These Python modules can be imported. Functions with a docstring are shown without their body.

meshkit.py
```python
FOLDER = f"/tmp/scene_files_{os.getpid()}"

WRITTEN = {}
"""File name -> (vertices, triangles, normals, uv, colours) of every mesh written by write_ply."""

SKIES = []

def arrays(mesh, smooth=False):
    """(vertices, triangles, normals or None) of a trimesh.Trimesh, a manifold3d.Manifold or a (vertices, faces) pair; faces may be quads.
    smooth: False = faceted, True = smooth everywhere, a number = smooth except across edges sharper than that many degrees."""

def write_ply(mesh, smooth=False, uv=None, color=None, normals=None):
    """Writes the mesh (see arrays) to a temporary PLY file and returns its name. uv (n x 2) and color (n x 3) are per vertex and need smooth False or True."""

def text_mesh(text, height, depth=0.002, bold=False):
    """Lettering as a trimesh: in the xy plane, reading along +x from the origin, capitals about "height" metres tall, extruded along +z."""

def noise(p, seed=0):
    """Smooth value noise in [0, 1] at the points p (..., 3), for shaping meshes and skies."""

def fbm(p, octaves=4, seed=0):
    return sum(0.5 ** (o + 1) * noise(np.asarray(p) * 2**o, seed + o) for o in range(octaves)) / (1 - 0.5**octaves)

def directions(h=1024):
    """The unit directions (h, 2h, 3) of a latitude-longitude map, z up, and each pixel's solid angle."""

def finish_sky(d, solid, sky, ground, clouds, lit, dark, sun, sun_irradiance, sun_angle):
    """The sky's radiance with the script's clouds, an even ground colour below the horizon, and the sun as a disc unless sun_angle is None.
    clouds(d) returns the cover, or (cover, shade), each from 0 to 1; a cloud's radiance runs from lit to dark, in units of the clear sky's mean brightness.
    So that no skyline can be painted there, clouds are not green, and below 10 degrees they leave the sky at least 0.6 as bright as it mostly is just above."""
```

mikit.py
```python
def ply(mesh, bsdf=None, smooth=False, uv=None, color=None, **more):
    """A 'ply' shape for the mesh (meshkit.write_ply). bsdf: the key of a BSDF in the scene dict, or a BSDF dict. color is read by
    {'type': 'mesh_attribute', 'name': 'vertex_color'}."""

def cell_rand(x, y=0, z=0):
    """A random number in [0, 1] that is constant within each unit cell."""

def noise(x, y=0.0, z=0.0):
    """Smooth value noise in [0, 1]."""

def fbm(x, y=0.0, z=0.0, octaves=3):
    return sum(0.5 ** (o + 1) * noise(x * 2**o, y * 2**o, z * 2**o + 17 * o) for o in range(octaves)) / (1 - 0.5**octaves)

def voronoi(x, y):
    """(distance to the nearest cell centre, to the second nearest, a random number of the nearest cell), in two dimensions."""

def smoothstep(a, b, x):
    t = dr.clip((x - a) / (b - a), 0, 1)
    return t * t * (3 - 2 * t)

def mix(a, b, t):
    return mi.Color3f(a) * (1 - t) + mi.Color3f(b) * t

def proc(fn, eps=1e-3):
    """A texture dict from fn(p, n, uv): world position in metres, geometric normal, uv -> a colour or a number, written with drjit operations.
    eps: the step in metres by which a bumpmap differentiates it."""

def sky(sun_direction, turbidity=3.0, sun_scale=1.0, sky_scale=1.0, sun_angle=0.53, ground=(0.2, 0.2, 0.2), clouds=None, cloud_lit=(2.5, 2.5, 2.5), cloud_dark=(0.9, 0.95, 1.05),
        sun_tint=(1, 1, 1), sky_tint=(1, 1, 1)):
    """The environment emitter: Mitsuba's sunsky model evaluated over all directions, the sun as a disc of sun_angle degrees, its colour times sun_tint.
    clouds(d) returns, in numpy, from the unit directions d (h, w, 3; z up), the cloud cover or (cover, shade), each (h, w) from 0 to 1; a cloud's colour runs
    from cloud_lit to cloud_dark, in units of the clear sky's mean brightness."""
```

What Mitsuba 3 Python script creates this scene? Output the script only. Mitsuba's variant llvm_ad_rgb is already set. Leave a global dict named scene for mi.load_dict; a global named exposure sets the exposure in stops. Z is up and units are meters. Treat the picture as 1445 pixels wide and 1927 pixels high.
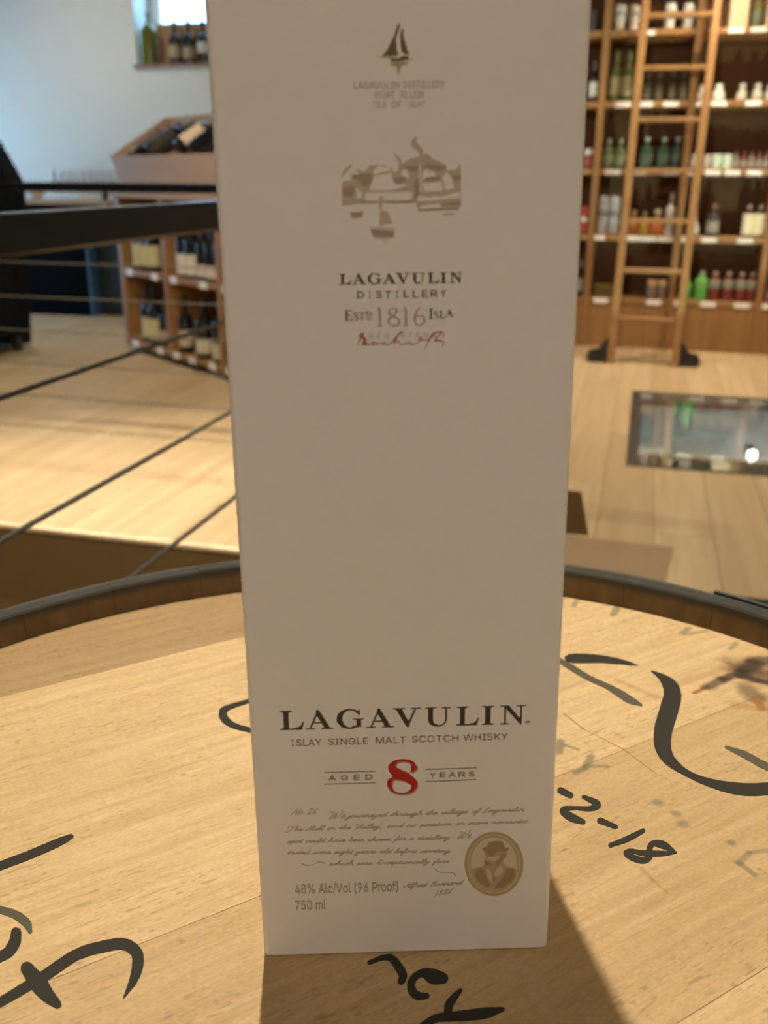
import math, random
import numpy as np, trimesh, drjit as dr, mitsuba as mi, mikit, meshkit
from shapely.geometry import Polygon, Point, LineString, MultiPoint, box as rect
from shapely.ops import unary_union
from shapely import affinity
from mikit import noise, fbm, smoothstep, mix, cell_rand

T = mi.ScalarTransform4f
scene, labels = {}, {}
random.seed(4)

# ---------------------------------------------------------------- camera, sky, exposure, lamps
CAM = np.array([0.0, 0.0, 1.15])
FWD = np.array([-0.2412, 0.9103, -0.3365])
UP = np.array([-0.0922, 0.3237, 0.9417])
scene['camera'] = dict(type='thinlens', fov=44.247, fov_axis='x', aperture_radius=0.0011, focus_distance=0.335,
                       near_clip=0.02, far_clip=100.0,
                       to_world=T().look_at(origin=CAM.tolist(), target=(CAM + FWD).tolist(), up=UP.tolist()))
exposure = 0.0
SKY = (2.7, 5.4, 8.4)
scene['sky'] = dict(type='constant', radiance=dict(type='rgb', value=list(SKY)), sampling_weight=2.0)
WARM = np.array([1.0, 0.86, 0.64])
WARM2 = np.array([1.0, 0.86, 0.66])
# ceiling lamps: (x, y, z, lens radius, intensity on the beam's axis, beam's half angle, label)
PENDANT = (-0.405, 1.063, 2.49, 0.02, 8800.0)
DOWNLIGHTS = [
    (-1.9, 2.5, 3.27, 0.07, 56.0, 31, 'round downlight in the ceiling above the stair landing'),
    (-4.3, 6.25, 3.27, 0.07, 5.0, 75, 'round downlight in the ceiling near the white back wall'),
    (-2.45, 3.95, 3.27, 0.07, 12.5, 58, 'round downlight in the ceiling in front of the wine display'),
    (0.45, 6.1, 3.27, 0.07, 11.0, 52, 'round downlight in the ceiling right in front of the library ladder'),
    (-0.9, 5.9, 3.27, 0.07, 8.0, 48, 'round downlight in the ceiling left of the library ladder'),
    (1.7, 5.9, 3.27, 0.07, 8.0, 52, 'round downlight in the ceiling at the far right of the bookcase'),
    (0.9, 3.0, 3.27, 0.07, 4.2, 52, 'round downlight in the ceiling above the dark floor mat'),
    (0.7, -1.9, 3.27, 0.07, 4.6, 75, 'round downlight in the ceiling behind the photographer'),
]

# ---------------------------------------------------------------- helpers
def num(key):
    if key not in scene and key not in labels and not any(k.startswith(key + '__') for k in scene):
        return key
    i = 1
    while True:
        k = f'{key}_{i:03d}'
        if k not in scene and k not in labels and not any(q.startswith(k + '__') for q in scene):
            return k
        i += 1

_counter = {}
def num_part(key):
    n = _counter.get(key, 0)
    _counter[key] = n + 1
    return key if n == 0 else f'{key}_{n:03d}'

def put(key, mesh, bsdf, smooth=False, **more):
    scene[key] = mikit.ply(mesh, bsdf, smooth, **more)
    return key

def thing(name, label, cat, group=None):
    k = num_part(name)
    labels[k] = {'label': label, 'category': cat}
    if group: labels[k]['group'] = group
    return k

def struct(name, label=None):
    labels[name] = {'kind': 'structure'}
    if label: labels[name]['label'] = label
    return name

def part(parent, name, mesh, bsdf, smooth=False, label=None, kind=None):
    k = num_part(parent + '__' + name)
    put(k, mesh, bsdf, smooth)
    if label or kind:
        labels[k] = {}
        if label: labels[k]['label'] = label
        if kind: labels[k]['kind'] = kind
    return k

def bx(x0, x1, y0, y1, z0, z1, c=0.0):
    if c <= 0:
        m = trimesh.creation.box((x1 - x0, y1 - y0, z1 - z0))
        m.apply_translation(((x0 + x1) / 2, (y0 + y1) / 2, (z0 + z1) / 2))
        return m
    P = []
    for x, sx in ((x0, 1), (x1, -1)):
        for y, sy in ((y0, 1), (y1, -1)):
            for z, sz in ((z0, 1), (z1, -1)):
                P += [(x, y + sy * c, z + sz * c), (x + sx * c, y, z + sz * c), (x + sx * c, y + sy * c, z)]
    return trimesh.convex.convex_hull(np.array(P))

def cat(*ms): return trimesh.util.concatenate([m for m in ms])

def lathe(prof, n=20):
    prof = np.array(prof, float)
    a = np.arange(n) * 2 * np.pi / n
    v, f, m = [], [], len(prof)
    v = np.stack([np.outer(prof[:, 0], np.cos(a)), np.outer(prof[:, 0], np.sin(a)), np.repeat(prof[:, 1:2], n, 1)], -1).reshape(-1, 3)
    for i in range(m - 1):
        for j in range(n):
            A, B, C, D = i * n + j, i * n + (j + 1) % n, (i + 1) * n + (j + 1) % n, (i + 1) * n + j
            f += [(A, B, C), (A, C, D)]
    mesh = trimesh.Trimesh(v, f, process=False)
    mesh.merge_vertices(); mesh.update_faces(mesh.nondegenerate_faces())
    return mesh

def tube(pts, r, n=8):
    pts = np.array(pts, float); out = []
    for a, b in zip(pts[:-1], pts[1:]):
        out.append(trimesh.creation.cylinder(radius=r, segment=[a, b], sections=n))
    return cat(*out)

def frame(origin, ex, ey, ez):
    M = np.eye(4); M[:3, 0], M[:3, 1], M[:3, 2], M[:3, 3] = ex, ey, ez, origin
    return M

def placed(mesh, M):
    m = mesh.copy(); m.apply_transform(M); return m

def spline(P, n=4):
    P = np.array(P, float)
    if len(P) < 3: return P
    Q = np.vstack([2 * P[0] - P[1], P, 2 * P[-1] - P[-2]]); o = []
    for i in range(1, len(Q) - 2):
        for t in np.linspace(0, 1, n, endpoint=False):
            a, b, c, d = Q[i - 1:i + 3]
            o.append(.5 * ((2 * b) + (-a + c) * t + (2 * a - 5 * b + 4 * c - d) * t * t + (-a + 3 * b - 3 * c + d) * t ** 3))
    o.append(P[-1])
    return np.array(o)

def brush(pts, w, n=4):
    P = spline(np.column_stack([pts, w if np.ndim(w) else [w] * len(pts)]), n)
    g = [Point(p[:2]).buffer(max(p[2], 1e-3) / 2, quad_segs=3) for p in P]
    return unary_union([MultiPoint(list(a.exterior.coords) + list(b.exterior.coords)).convex_hull for a, b in zip(g[:-1], g[1:])])

def sheet(geom, depth):
    ms = []
    for g in getattr(geom, 'geoms', [geom]):
        if g.geom_type == 'Polygon' and g.area > 0:
            ms.append(trimesh.creation.extrude_polygon(g, depth, engine='earcut'))
    return cat(*ms)

# ---------------------------------------------------------------- materials
def mat(name, col, rough=0.5, metal=0.0, spec=0.5, **more):
    d = dict(type='principled', base_color=col if isinstance(col, dict) else dict(type='rgb', value=list(col)), roughness=rough, metallic=metal, specular=spec, **more)
    scene[name] = dict(type='twosided', bsdf=d) if not more.get('spec_trans') else d
    return name

# cask frame: the cask leans a little on the floor
OC = np.array([-0.0784, 0.2681, 0.9188])
CU = np.array([0.96471, 0.26263, 0.01905]); CV = np.array([-0.26178, 0.96437, -0.03832]); CN = np.array([-0.02843, 0.03198, 0.99908])
CASK = frame(OC, CU, CV, CN)
BOARD_ANGLE = math.radians(31.2)
SEAMS = [-0.225, -0.112, 0.0, 0.196]

# traced outlines in millimetres (cask head: about its centre; box front: from its lower left corner)
MARKS = {'dark':[[[[(101.97,156.21),(104.69,159.37),(107.85,160.24),(113.76,159.86),(119.45,158.52),(124.18,156.85),(128.7,154.43),(133.64,150.52),(137.86,145.79),(133.28,145.74),(130.24,146.94),(124.62,147.84),(119.89,149.1),(110.67,149.01),(104.09,149.58),(102.01,151.88)]]],[[[(142.27,138.77),(143.63,132.69),(143.94,129.99),(143.91,125.95),(143.15,119.79),(141.82,115.24),(130.79,89.77),(129.28,85.95),(127.12,79.59),(125.45,73.46),(124.67,69.36),(124.34,65.69),(124.33,62.32),(124.65,59.14),(125.25,56.55),(126.31,53.65),(128.94,49.45),(133.1,43.99),(135.17,41.6),(137.41,39.42),(141.23,36.43),(145.15,34.14),(148.12,33.03),(150.38,32.54),(154.45,32.33),(162.95,33.18),(163.8,33.37),(164.75,33.96),(165.68,34.9),(167.2,37.43),(167.62,38.78),(167.76,40.01),(167.59,41.0),(167.14,41.65),(166.44,41.89),(157.75,41.03),(153.54,41.1),(151.17,41.43),(147.23,42.32),(144.18,43.16),(141.62,44.11),(137.65,46.43),(135.32,48.39),(134.45,49.4),(132.87,52.17),(132.18,53.96),(131.33,57.12),(130.8,61.05),(130.84,63.55),(131.47,67.73),(132.91,73.26),(135.68,80.86),(143.59,97.93),(147.9,108.06),(149.89,113.78),(151.38,120.83),(151.64,124.54),(151.52,127.16),(150.95,130.04),(149.99,132.31),(147.66,135.89),(146.22,137.3),(142.83,139.68),(142.49,139.4)]]],[[[(79.33,40.11),(78.48,40.13),(77.64,39.29),(77.13,37.91),(77.15,36.53),(77.67,35.67),(81.17,32.6),(81.88,32.58),(82.6,33.28),(83.05,34.43),(83.05,35.6),(82.88,36.05)]]],[[[(79.41,27.54),(77.58,27.3),(76.3,26.21),(75.6,24.31),(75.57,23.16),(75.79,21.96),(77.06,19.29),(78.46,17.67),(79.71,16.89),(82.9,15.73),(83.54,16.02),(84.06,16.82),(84.27,17.81),(84.08,18.62),(79.01,24.42),(81.91,24.77),(86.77,23.82),(88.12,23.98),(89.68,24.46),(90.94,25.26),(91.8,26.33),(92.44,27.93),(92.49,29.64),(91.94,31.07),(91.2,31.88),(87.11,34.67),(86.31,34.09),(85.98,33.26),(85.97,32.43),(89.49,27.96),(87.85,27.27),(86.71,27.09)]]],[[[(90.3,19.91),(89.49,19.54),(88.82,18.54),(88.54,17.29),(88.77,16.28),(94.26,12.76),(94.78,12.75),(95.33,13.24),(95.69,14.05),(95.6,15.18),(90.67,19.81)]]],[[[(95.29,7.18),(90.05,4.35),(89.47,3.3),(89.57,2.24),(89.75,2.05),(90.26,2.04),(93.94,3.55),(96.38,4.64),(99.08,6.22),(104.66,10.37),(105.3,11.46),(105.25,12.58),(104.82,12.85),(104.54,12.79)]]],[[[(94.96,0.47),(94.41,-0.13),(93.87,-1.32),(93.87,-2.62),(94.17,-3.44),(95.21,-4.94),(96.36,-5.97),(97.52,-6.65),(99.06,-7.16),(100.49,-7.0),(101.84,-6.22),(103.03,-4.97),(103.91,-3.44),(106.75,-3.41),(109.02,-2.98),(112.87,-1.85),(113.27,-1.22),(111.5,3.94),(110.21,5.41),(108.58,6.02),(106.5,5.81),(105.24,5.0),(104.5,4.18),(103.48,2.59),(102.55,0.04),(101.0,0.27),(97.41,1.26),(96.08,1.06)],[(99.75,-3.52),(97.97,-2.56),(96.61,-1.48),(97.68,-1.75),(99.89,-2.75),(101.54,-3.16),(100.73,-3.61)],[(104.94,0.65),(105.71,2.13),(106.29,2.41),(110.74,-0.54),(107.67,-0.16),(104.77,-0.05)]]],[[[(-67.31,109.53),(-68.05,108.54),(-68.54,107.12),(-68.75,105.26),(-68.44,101.99),(-67.81,99.65),(-66.92,97.44),(-65.73,95.27),(-64.5,93.5),(-62.32,91.26),(-59.17,88.88),(-54.8,86.8),(-49.98,84.84),(-49.29,84.82),(-48.83,85.58),(-48.78,86.83),(-49.46,88.59),(-49.81,88.9),(-56.25,91.9),(-57.74,92.73),(-59.79,94.32),(-61.72,96.65),(-62.76,98.31),(-64.22,101.15),(-64.79,102.99),(-64.67,104.78),(-63.53,106.5),(-60.98,108.68),(-53.69,113.81),(-53.5,115.3),(-54.07,116.83),(-54.66,117.21),(-54.93,117.12),(-60.53,114.04),(-63.88,112.11)]]],[[[(-122.45,4.64),(-135.29,-4.47),(-135.42,-4.98),(-135.17,-6.34),(-134.8,-7.06),(-133.78,-8.22),(-133.23,-8.56),(-132.28,-8.58),(-121.19,-1.14),(-115.45,3.41),(-111.7,6.84),(-109.42,9.55),(-107.96,11.92),(-108.05,12.79),(-108.5,13.67),(-109.14,14.23),(-109.72,14.24),(-113.23,12.26)]]],[[[(-112.35,-42.54),(-112.58,-43.49),(-112.98,-44.13),(-115.93,-46.92),(-116.09,-47.36),(-116.08,-47.91),(-115.6,-49.15),(-114.66,-50.14),(-113.64,-50.54),(-113.21,-50.45),(-111.15,-49.15),(-109.54,-47.9),(-109.08,-47.34),(-108.55,-46.19),(-108.09,-43.99),(-108.18,-41.04),(-109.6,-36.73),(-110.43,-35.33),(-111.01,-34.8),(-112.19,-34.32),(-112.68,-34.43),(-113.03,-34.76),(-113.22,-35.28),(-113.22,-35.94),(-112.37,-39.38)]]],[[[(-97.81,-53.58),(-106.33,-63.02),(-110.46,-66.5),(-110.62,-66.89),(-110.47,-67.91),(-109.32,-69.33),(-108.83,-69.59),(-107.97,-69.6),(-104.93,-67.21),(-101.85,-64.45),(-93.53,-56.22),(-89.41,-50.93),(-87.39,-48.86),(-84.87,-47.39),(-82.07,-46.33),(-77.46,-45.02),(-75.08,-44.83),(-73.43,-45.42),(-71.41,-47.23),(-70.71,-48.77),(-69.85,-53.03),(-69.54,-57.75),(-69.63,-63.96),(-69.39,-64.32),(-69.17,-64.22),(-67.1,-59.16),(-66.48,-55.49),(-66.51,-52.31),(-66.85,-49.7),(-67.82,-46.48),(-68.63,-45.03),(-70.93,-42.36),(-72.53,-41.13),(-74.02,-40.29),(-76.42,-39.69),(-78.28,-39.76),(-82.01,-40.68),(-85.99,-42.05),(-88.77,-43.42),(-91.62,-45.74)]]],[[[(-104.59,-51.19),(-103.98,-52.87),(-99.15,-59.17),(-96.68,-61.79),(-93.56,-64.52),(-91.42,-66.01),(-88.3,-67.7),(-87.52,-67.72),(-87.24,-67.5),(-87.03,-66.71),(-87.13,-66.22),(-87.67,-65.28),(-91.1,-61.35),(-94.49,-56.94),(-97.12,-54.2),(-101.87,-49.87),(-102.6,-49.46),(-103.29,-49.32),(-103.89,-49.44),(-104.33,-49.82),(-104.57,-50.43)]]],[[[(6.48,-48.8),(2.68,-50.96),(2.46,-51.38),(2.56,-52.14),(2.88,-52.45),(3.27,-52.45),(6.87,-50.85),(8.39,-50.76),(9.26,-51.08),(10.18,-52.54),(11.9,-56.53),(12.13,-57.42),(11.76,-59.2),(11.95,-60.02),(12.49,-60.54),(13.15,-60.55),(13.7,-60.05),(14.36,-58.8),(14.75,-57.03),(14.64,-56.01),(14.14,-54.43),(12.65,-51.35),(11.54,-49.61),(10.28,-48.46),(8.94,-48.15)]]],[[[(15.62,-57.48),(14.91,-58.88),(14.62,-59.89),(14.49,-61.48),(14.67,-63.05),(15.15,-64.39),(15.91,-65.5),(16.88,-66.28),(17.94,-66.59),(20.31,-66.09),(20.81,-65.67),(21.02,-64.98),(20.87,-64.27),(20.42,-63.83),(18.4,-63.67),(17.79,-63.25),(17.29,-62.5),(16.94,-61.1),(16.96,-60.27),(17.36,-59.2),(18.08,-58.24),(18.89,-57.81),(19.33,-57.83),(20.7,-59.69),(21.74,-60.43),(23.36,-60.74),(25.76,-60.34),(26.25,-60.04),(26.95,-58.95),(27.08,-58.27),(26.84,-56.96),(26.03,-56.13),(23.95,-54.86),(21.34,-54.21),(19.51,-54.34),(18.3,-54.84),(16.88,-55.92)]]],[[[(25.99,-66.6),(25.13,-68.6),(24.8,-71.89),(24.97,-72.75),(25.21,-73.08),(25.88,-73.37),(26.6,-73.1),(27.08,-72.38),(27.61,-69.08),(31.0,-63.11),(30.87,-62.36),(30.41,-62.26),(28.07,-64.04)]]],[[[(23.61,-71.26),(21.59,-71.97),(18.95,-73.84),(16.92,-75.92),(16.77,-76.44),(17.04,-77.17),(17.69,-77.3),(20.65,-75.48),(23.25,-74.4),(30.53,-74.32),(34.48,-73.95),(37.0,-73.46),(38.74,-72.8),(42.21,-71.0),(42.5,-70.6),(42.56,-70.1),(42.37,-69.68),(42.01,-69.52),(36.92,-69.5),(26.64,-71.0)]]]],'grey':[[[[(-126.29,-23.84),(-125.95,-24.7),(-124.97,-25.6),(-116.44,-29.27),(-114.01,-30.58),(-109.85,-33.9),(-107.05,-37.11),(-106.58,-37.3),(-106.24,-37.13),(-106.23,-36.37),(-107.77,-32.51),(-109.37,-30.5),(-112.53,-27.85),(-115.96,-25.85),(-121.81,-23.93),(-125.75,-22.89),(-126.22,-23.15)]]],[[[(97.25,153.53),(97.16,152.66),(97.36,151.25),(103.86,138.26),(106.54,133.6),(108.79,130.19),(114.74,122.87),(116.12,120.85),(121.78,108.65),(122.93,107.01),(123.73,106.23),(125.46,105.29),(128.46,104.25),(128.98,104.93),(129.16,105.89),(127.32,111.04),(124.89,116.3),(121.87,121.56),(120.32,123.8),(113.12,132.55),(111.08,135.34),(109.26,138.55),(105.87,145.38),(99.38,156.15),(99.02,156.3),(98.18,155.79),(97.78,155.17)]]],[[[(154.68,68.43),(154.42,67.71),(154.45,67.13),(159.06,60.01),(163.44,52.5),(168.87,45.8),(169.28,45.65),(169.81,45.77),(170.38,46.14),(171.48,47.47),(172.17,49.15),(172.16,50.53),(171.89,50.93),(166.51,57.71),(163.91,62.11),(162.07,64.63),(160.11,66.32),(155.73,69.16),(155.34,69.17)]]]]}
STAINS = [(np.float64(85.0),np.float64(74.5),2.0,np.float64(83.1),np.float64(66.0),1.9,'green',0.75),(np.float64(86.9),np.float64(71.5),1.1,np.float64(91.2),np.float64(68.4),1.1,'green',0.5),(np.float64(96.0),np.float64(62.5),1.6,np.float64(91.4),np.float64(53.9),1.5,'green',0.7),(np.float64(91.3),np.float64(53.3),1.4,np.float64(86.7),np.float64(50.4),1.3,'green',0.7),(np.float64(93.0),np.float64(55.1),1.1,np.float64(101.1),np.float64(54.7),1.1,'green',0.55),(np.float64(114.8),np.float64(29.3),2.2,np.float64(114.8),np.float64(29.3),2.2,'green',0.6),(np.float64(119.9),np.float64(21.8),1.9,np.float64(119.9),np.float64(21.8),1.9,'green',0.6),(np.float64(120.6),np.float64(15.2),2.1,np.float64(120.6),np.float64(15.2),2.1,'green',0.55),(np.float64(134.7),np.float64(3.7),1.6,np.float64(134.7),np.float64(3.7),1.6,'green',0.6),(np.float64(147.1),np.float64(-0.5),1.1,np.float64(138.9),np.float64(-1.8),1.0,'green',0.5),(np.float64(138.9),np.float64(-1.8),1.2,np.float64(133.3),np.float64(-7.2),1.1,'green',0.5),(np.float64(133.3),np.float64(-7.2),1.3,np.float64(136.3),np.float64(-13.5),1.3,'green',0.6),(np.float64(123.2),np.float64(231.0),1.4,np.float64(119.8),np.float64(222.0),1.3,'green',0.5),(np.float64(145.1),np.float64(220.6),1.9,np.float64(139.9),np.float64(209.1),1.8,'green',0.65),(np.float64(177.0),np.float64(190.1),1.8,np.float64(171.6),np.float64(183.3),1.7,'green',0.6),(np.float64(172.8),np.float64(181.9),1.4,np.float64(185.3),np.float64(185.8),1.4,'green',0.45),(np.float64(196.2),np.float64(169.6),1.4,np.float64(190.5),np.float64(163.7),1.4,'green',0.55),(np.float64(91.2),np.float64(98.4),0.5,np.float64(97.4),np.float64(84.5),0.5,'rust',0.8),(np.float64(97.4),np.float64(84.5),0.4,np.float64(110.8),np.float64(67.9),0.4,'rust',0.7),(np.float64(110.8),np.float64(67.9),0.5,np.float64(119.6),np.float64(49.0),0.5,'rust',0.6),(np.float64(119.6),np.float64(49.0),0.3,np.float64(124.1),np.float64(43.6),0.3,'rust',0.4),(np.float64(123.1),np.float64(131.2),2.0,np.float64(138.1),np.float64(112.5),1.9,'rust',0.3),(np.float64(112.7),np.float64(134.9),1.6,np.float64(91.1),np.float64(118.7),1.6,'rust',0.2),(np.float64(189.6),np.float64(137.1),9.9,np.float64(195.8),np.float64(130.0),9.8,'rust',0.42),(np.float64(190.8),np.float64(143.4),5.9,np.float64(202.0),np.float64(141.4),5.9,'knot',0.45),(np.float64(190.1),np.float64(139.4),4.1,np.float64(195.7),np.float64(131.6),4.0,'knot',0.6),(np.float64(156.9),np.float64(116.5),1.4,np.float64(165.8),np.float64(122.8),1.4,'rust',0.95),(np.float64(164.9),np.float64(122.1),1.9,np.float64(175.3),np.float64(129.9),1.9,'knot',0.75),(np.float64(175.3),np.float64(129.9),1.7,np.float64(187.4),np.float64(138.0),1.8,'knot',0.85),(np.float64(187.4),np.float64(138.0),2.7,np.float64(197.0),np.float64(147.2),2.7,'knot',0.7),(np.float64(197.6),np.float64(148.8),3.1,np.float64(206.9),np.float64(149.3),3.1,'knot',0.75),(np.float64(185.4),np.float64(132.6),1.6,np.float64(196.2),np.float64(124.8),1.6,'knot',0.85),(np.float64(183.3),np.float64(120.1),3.2,np.float64(184.2),np.float64(110.8),3.2,'knot',0.6),(np.float64(184.0),np.float64(110.2),2.5,np.float64(183.0),np.float64(100.7),2.5,'rust',0.8),(np.float64(150.3),np.float64(125.4),2.9,np.float64(184.4),np.float64(142.8),3.0,'rust',0.25),(np.float64(172.2),np.float64(103.7),3.3,np.float64(185.6),np.float64(99.9),3.3,'rust',0.3),(np.float64(98.2),np.float64(-9.3),1.0,np.float64(100.5),np.float64(-15.4),1.0,'rust',0.35),(np.float64(100.5),np.float64(-15.4),0.8,np.float64(103.8),np.float64(-22.4),0.8,'rust',0.3)]
TOWN_MID = [[[(30.24,227.77),(30.1,222.31),(33.58,222.68),(36.15,222.79),(47.99,222.68),(48.51,220.91),(57.82,220.96),(58.84,221.93),(58.8,230.18),(58.48,231.75),(57.73,230.32),(55.38,230.06),(55.42,231.18),(53.88,232.04),(52.35,232.54),(50.57,233.99),(48.54,233.25),(46.5,232.84),(44.97,231.91),(43.95,231.8),(43.68,230.25),(42.91,229.78),(41.91,231.11),(41.73,231.15),(41.73,230.09),(39.87,229.94),(38.04,229.29),(37.75,230.11),(38.81,231.21),(41.33,231.25),(40.38,231.49),(37.08,231.53),(36.04,230.46),(35.78,230.06),(34.38,230.36),(34.01,230.73),(33.75,230.37),(32.8,229.87),(33.75,230.2),(34.52,229.47),(36.79,229.45),(36.86,229.39),(36.82,229.31),(34.49,228.61),(32.43,228.63),(32.36,228.7),(32.38,229.65),(32.2,229.55),(32.35,228.18),(31.15,228.12)],[(42.36,225.8),(36.85,225.8),(36.77,225.87),(37.88,228.89),(39.32,229.41),(41.35,229.39),(42.01,229.86),(42.09,229.8),(42.46,228.12),(42.82,227.38),(43.92,227.02),(46.21,227.04),(46.29,226.99),(46.24,226.9)],[(33.74,224.03),(33.58,226.32),(33.65,226.4),(35.0,225.41),(35.0,224.15),(33.82,223.97)],[(35.7,223.62),(35.74,225.23),(35.8,225.3),(46.97,225.33),(47.05,225.26),(47.04,223.89),(46.21,223.37),(41.05,223.53),(38.21,223.37),(35.77,223.55)],[(44.62,229.02),(44.5,229.79),(45.37,230.65),(46.17,230.01),(46.34,228.26),(46.23,228.24),(45.55,228.84)],[(52.76,228.98),(50.6,228.6),(49.71,228.07),(49.6,228.11),(49.74,229.85),(50.81,230.59),(50.9,230.54),(51.35,229.36),(51.92,230.17),(52.81,229.09)],[(55.12,225.7),(54.86,227.2),(54.29,228.32),(55.17,229.75),(56.27,228.93),(57.2,226.22),(57.14,226.15),(55.22,225.64)],[(49.98,225.4),(49.6,227.22),(49.64,227.3),(54.23,227.5),(54.55,225.66),(54.51,225.58),(50.06,225.34)],[(51.87,223.29),(48.21,223.22),(48.13,223.29),(48.88,224.45),(51.82,223.94),(52.1,224.41),(53.66,224.15),(58.53,225.18),(58.62,225.12),(58.64,223.89),(58.58,223.82),(54.19,223.56)],[(48.95,221.53),(49.14,222.13),(53.66,222.53),(54.14,221.75),(54.07,221.67),(49.03,221.44)],[(48.96,231.63),(49.05,231.5),(49.33,225.35),(49.16,225.19),(48.99,225.35),(48.77,231.5),(48.83,231.61)]],[[(54.07,220.02),(55.49,220.37),(57.43,220.35),(57.31,219.98),(54.98,219.76)]],[[(39.26,224.5),(40.16,224.49),(39.88,222.54),(39.6,221.32),(41.27,220.81),(42.28,218.08),(39.03,217.75),(39.35,221.33),(38.98,222.56)]],[[(47.96,237.79),(47.04,236.98),(46.82,236.6),(46.81,235.94),(47.05,235.49),(47.48,235.1),(48.53,234.37),(48.66,234.11),(48.86,233.2),(49.05,233.07),(49.29,233.07),(49.54,233.29),(49.69,233.9),(49.75,234.48),(49.65,234.89),(49.39,235.31),(48.22,236.46),(48.29,237.56),(48.25,237.7)]],[[(42.58,234.12),(43.9,232.05),(43.99,231.35),(43.93,230.01),(43.99,229.91),(44.1,229.89),(44.18,229.97),(44.55,231.64),(44.48,232.44),(44.26,232.88),(43.78,233.45),(42.78,234.17)]],[[(30.84,230.66),(30.37,229.81),(30.1,228.98),(30.22,228.81),(30.42,228.87),(32.9,231.48),(32.93,231.63),(32.82,231.74),(32.66,231.72),(31.45,231.12)]],[[(31.86,220.93),(35.35,221.13),(34.93,219.54),(32.47,219.33)]],[[(36.05,217.3),(42.78,216.46),(42.78,216.96),(39.16,217.38)]],[[(37.56,214.79),(42.5,214.72),(40.16,214.38)]],[[(41.19,214.16),(39.76,214.13),(39.63,214.01),(39.76,213.88),(41.19,213.96),(41.3,214.06)]]]
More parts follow.
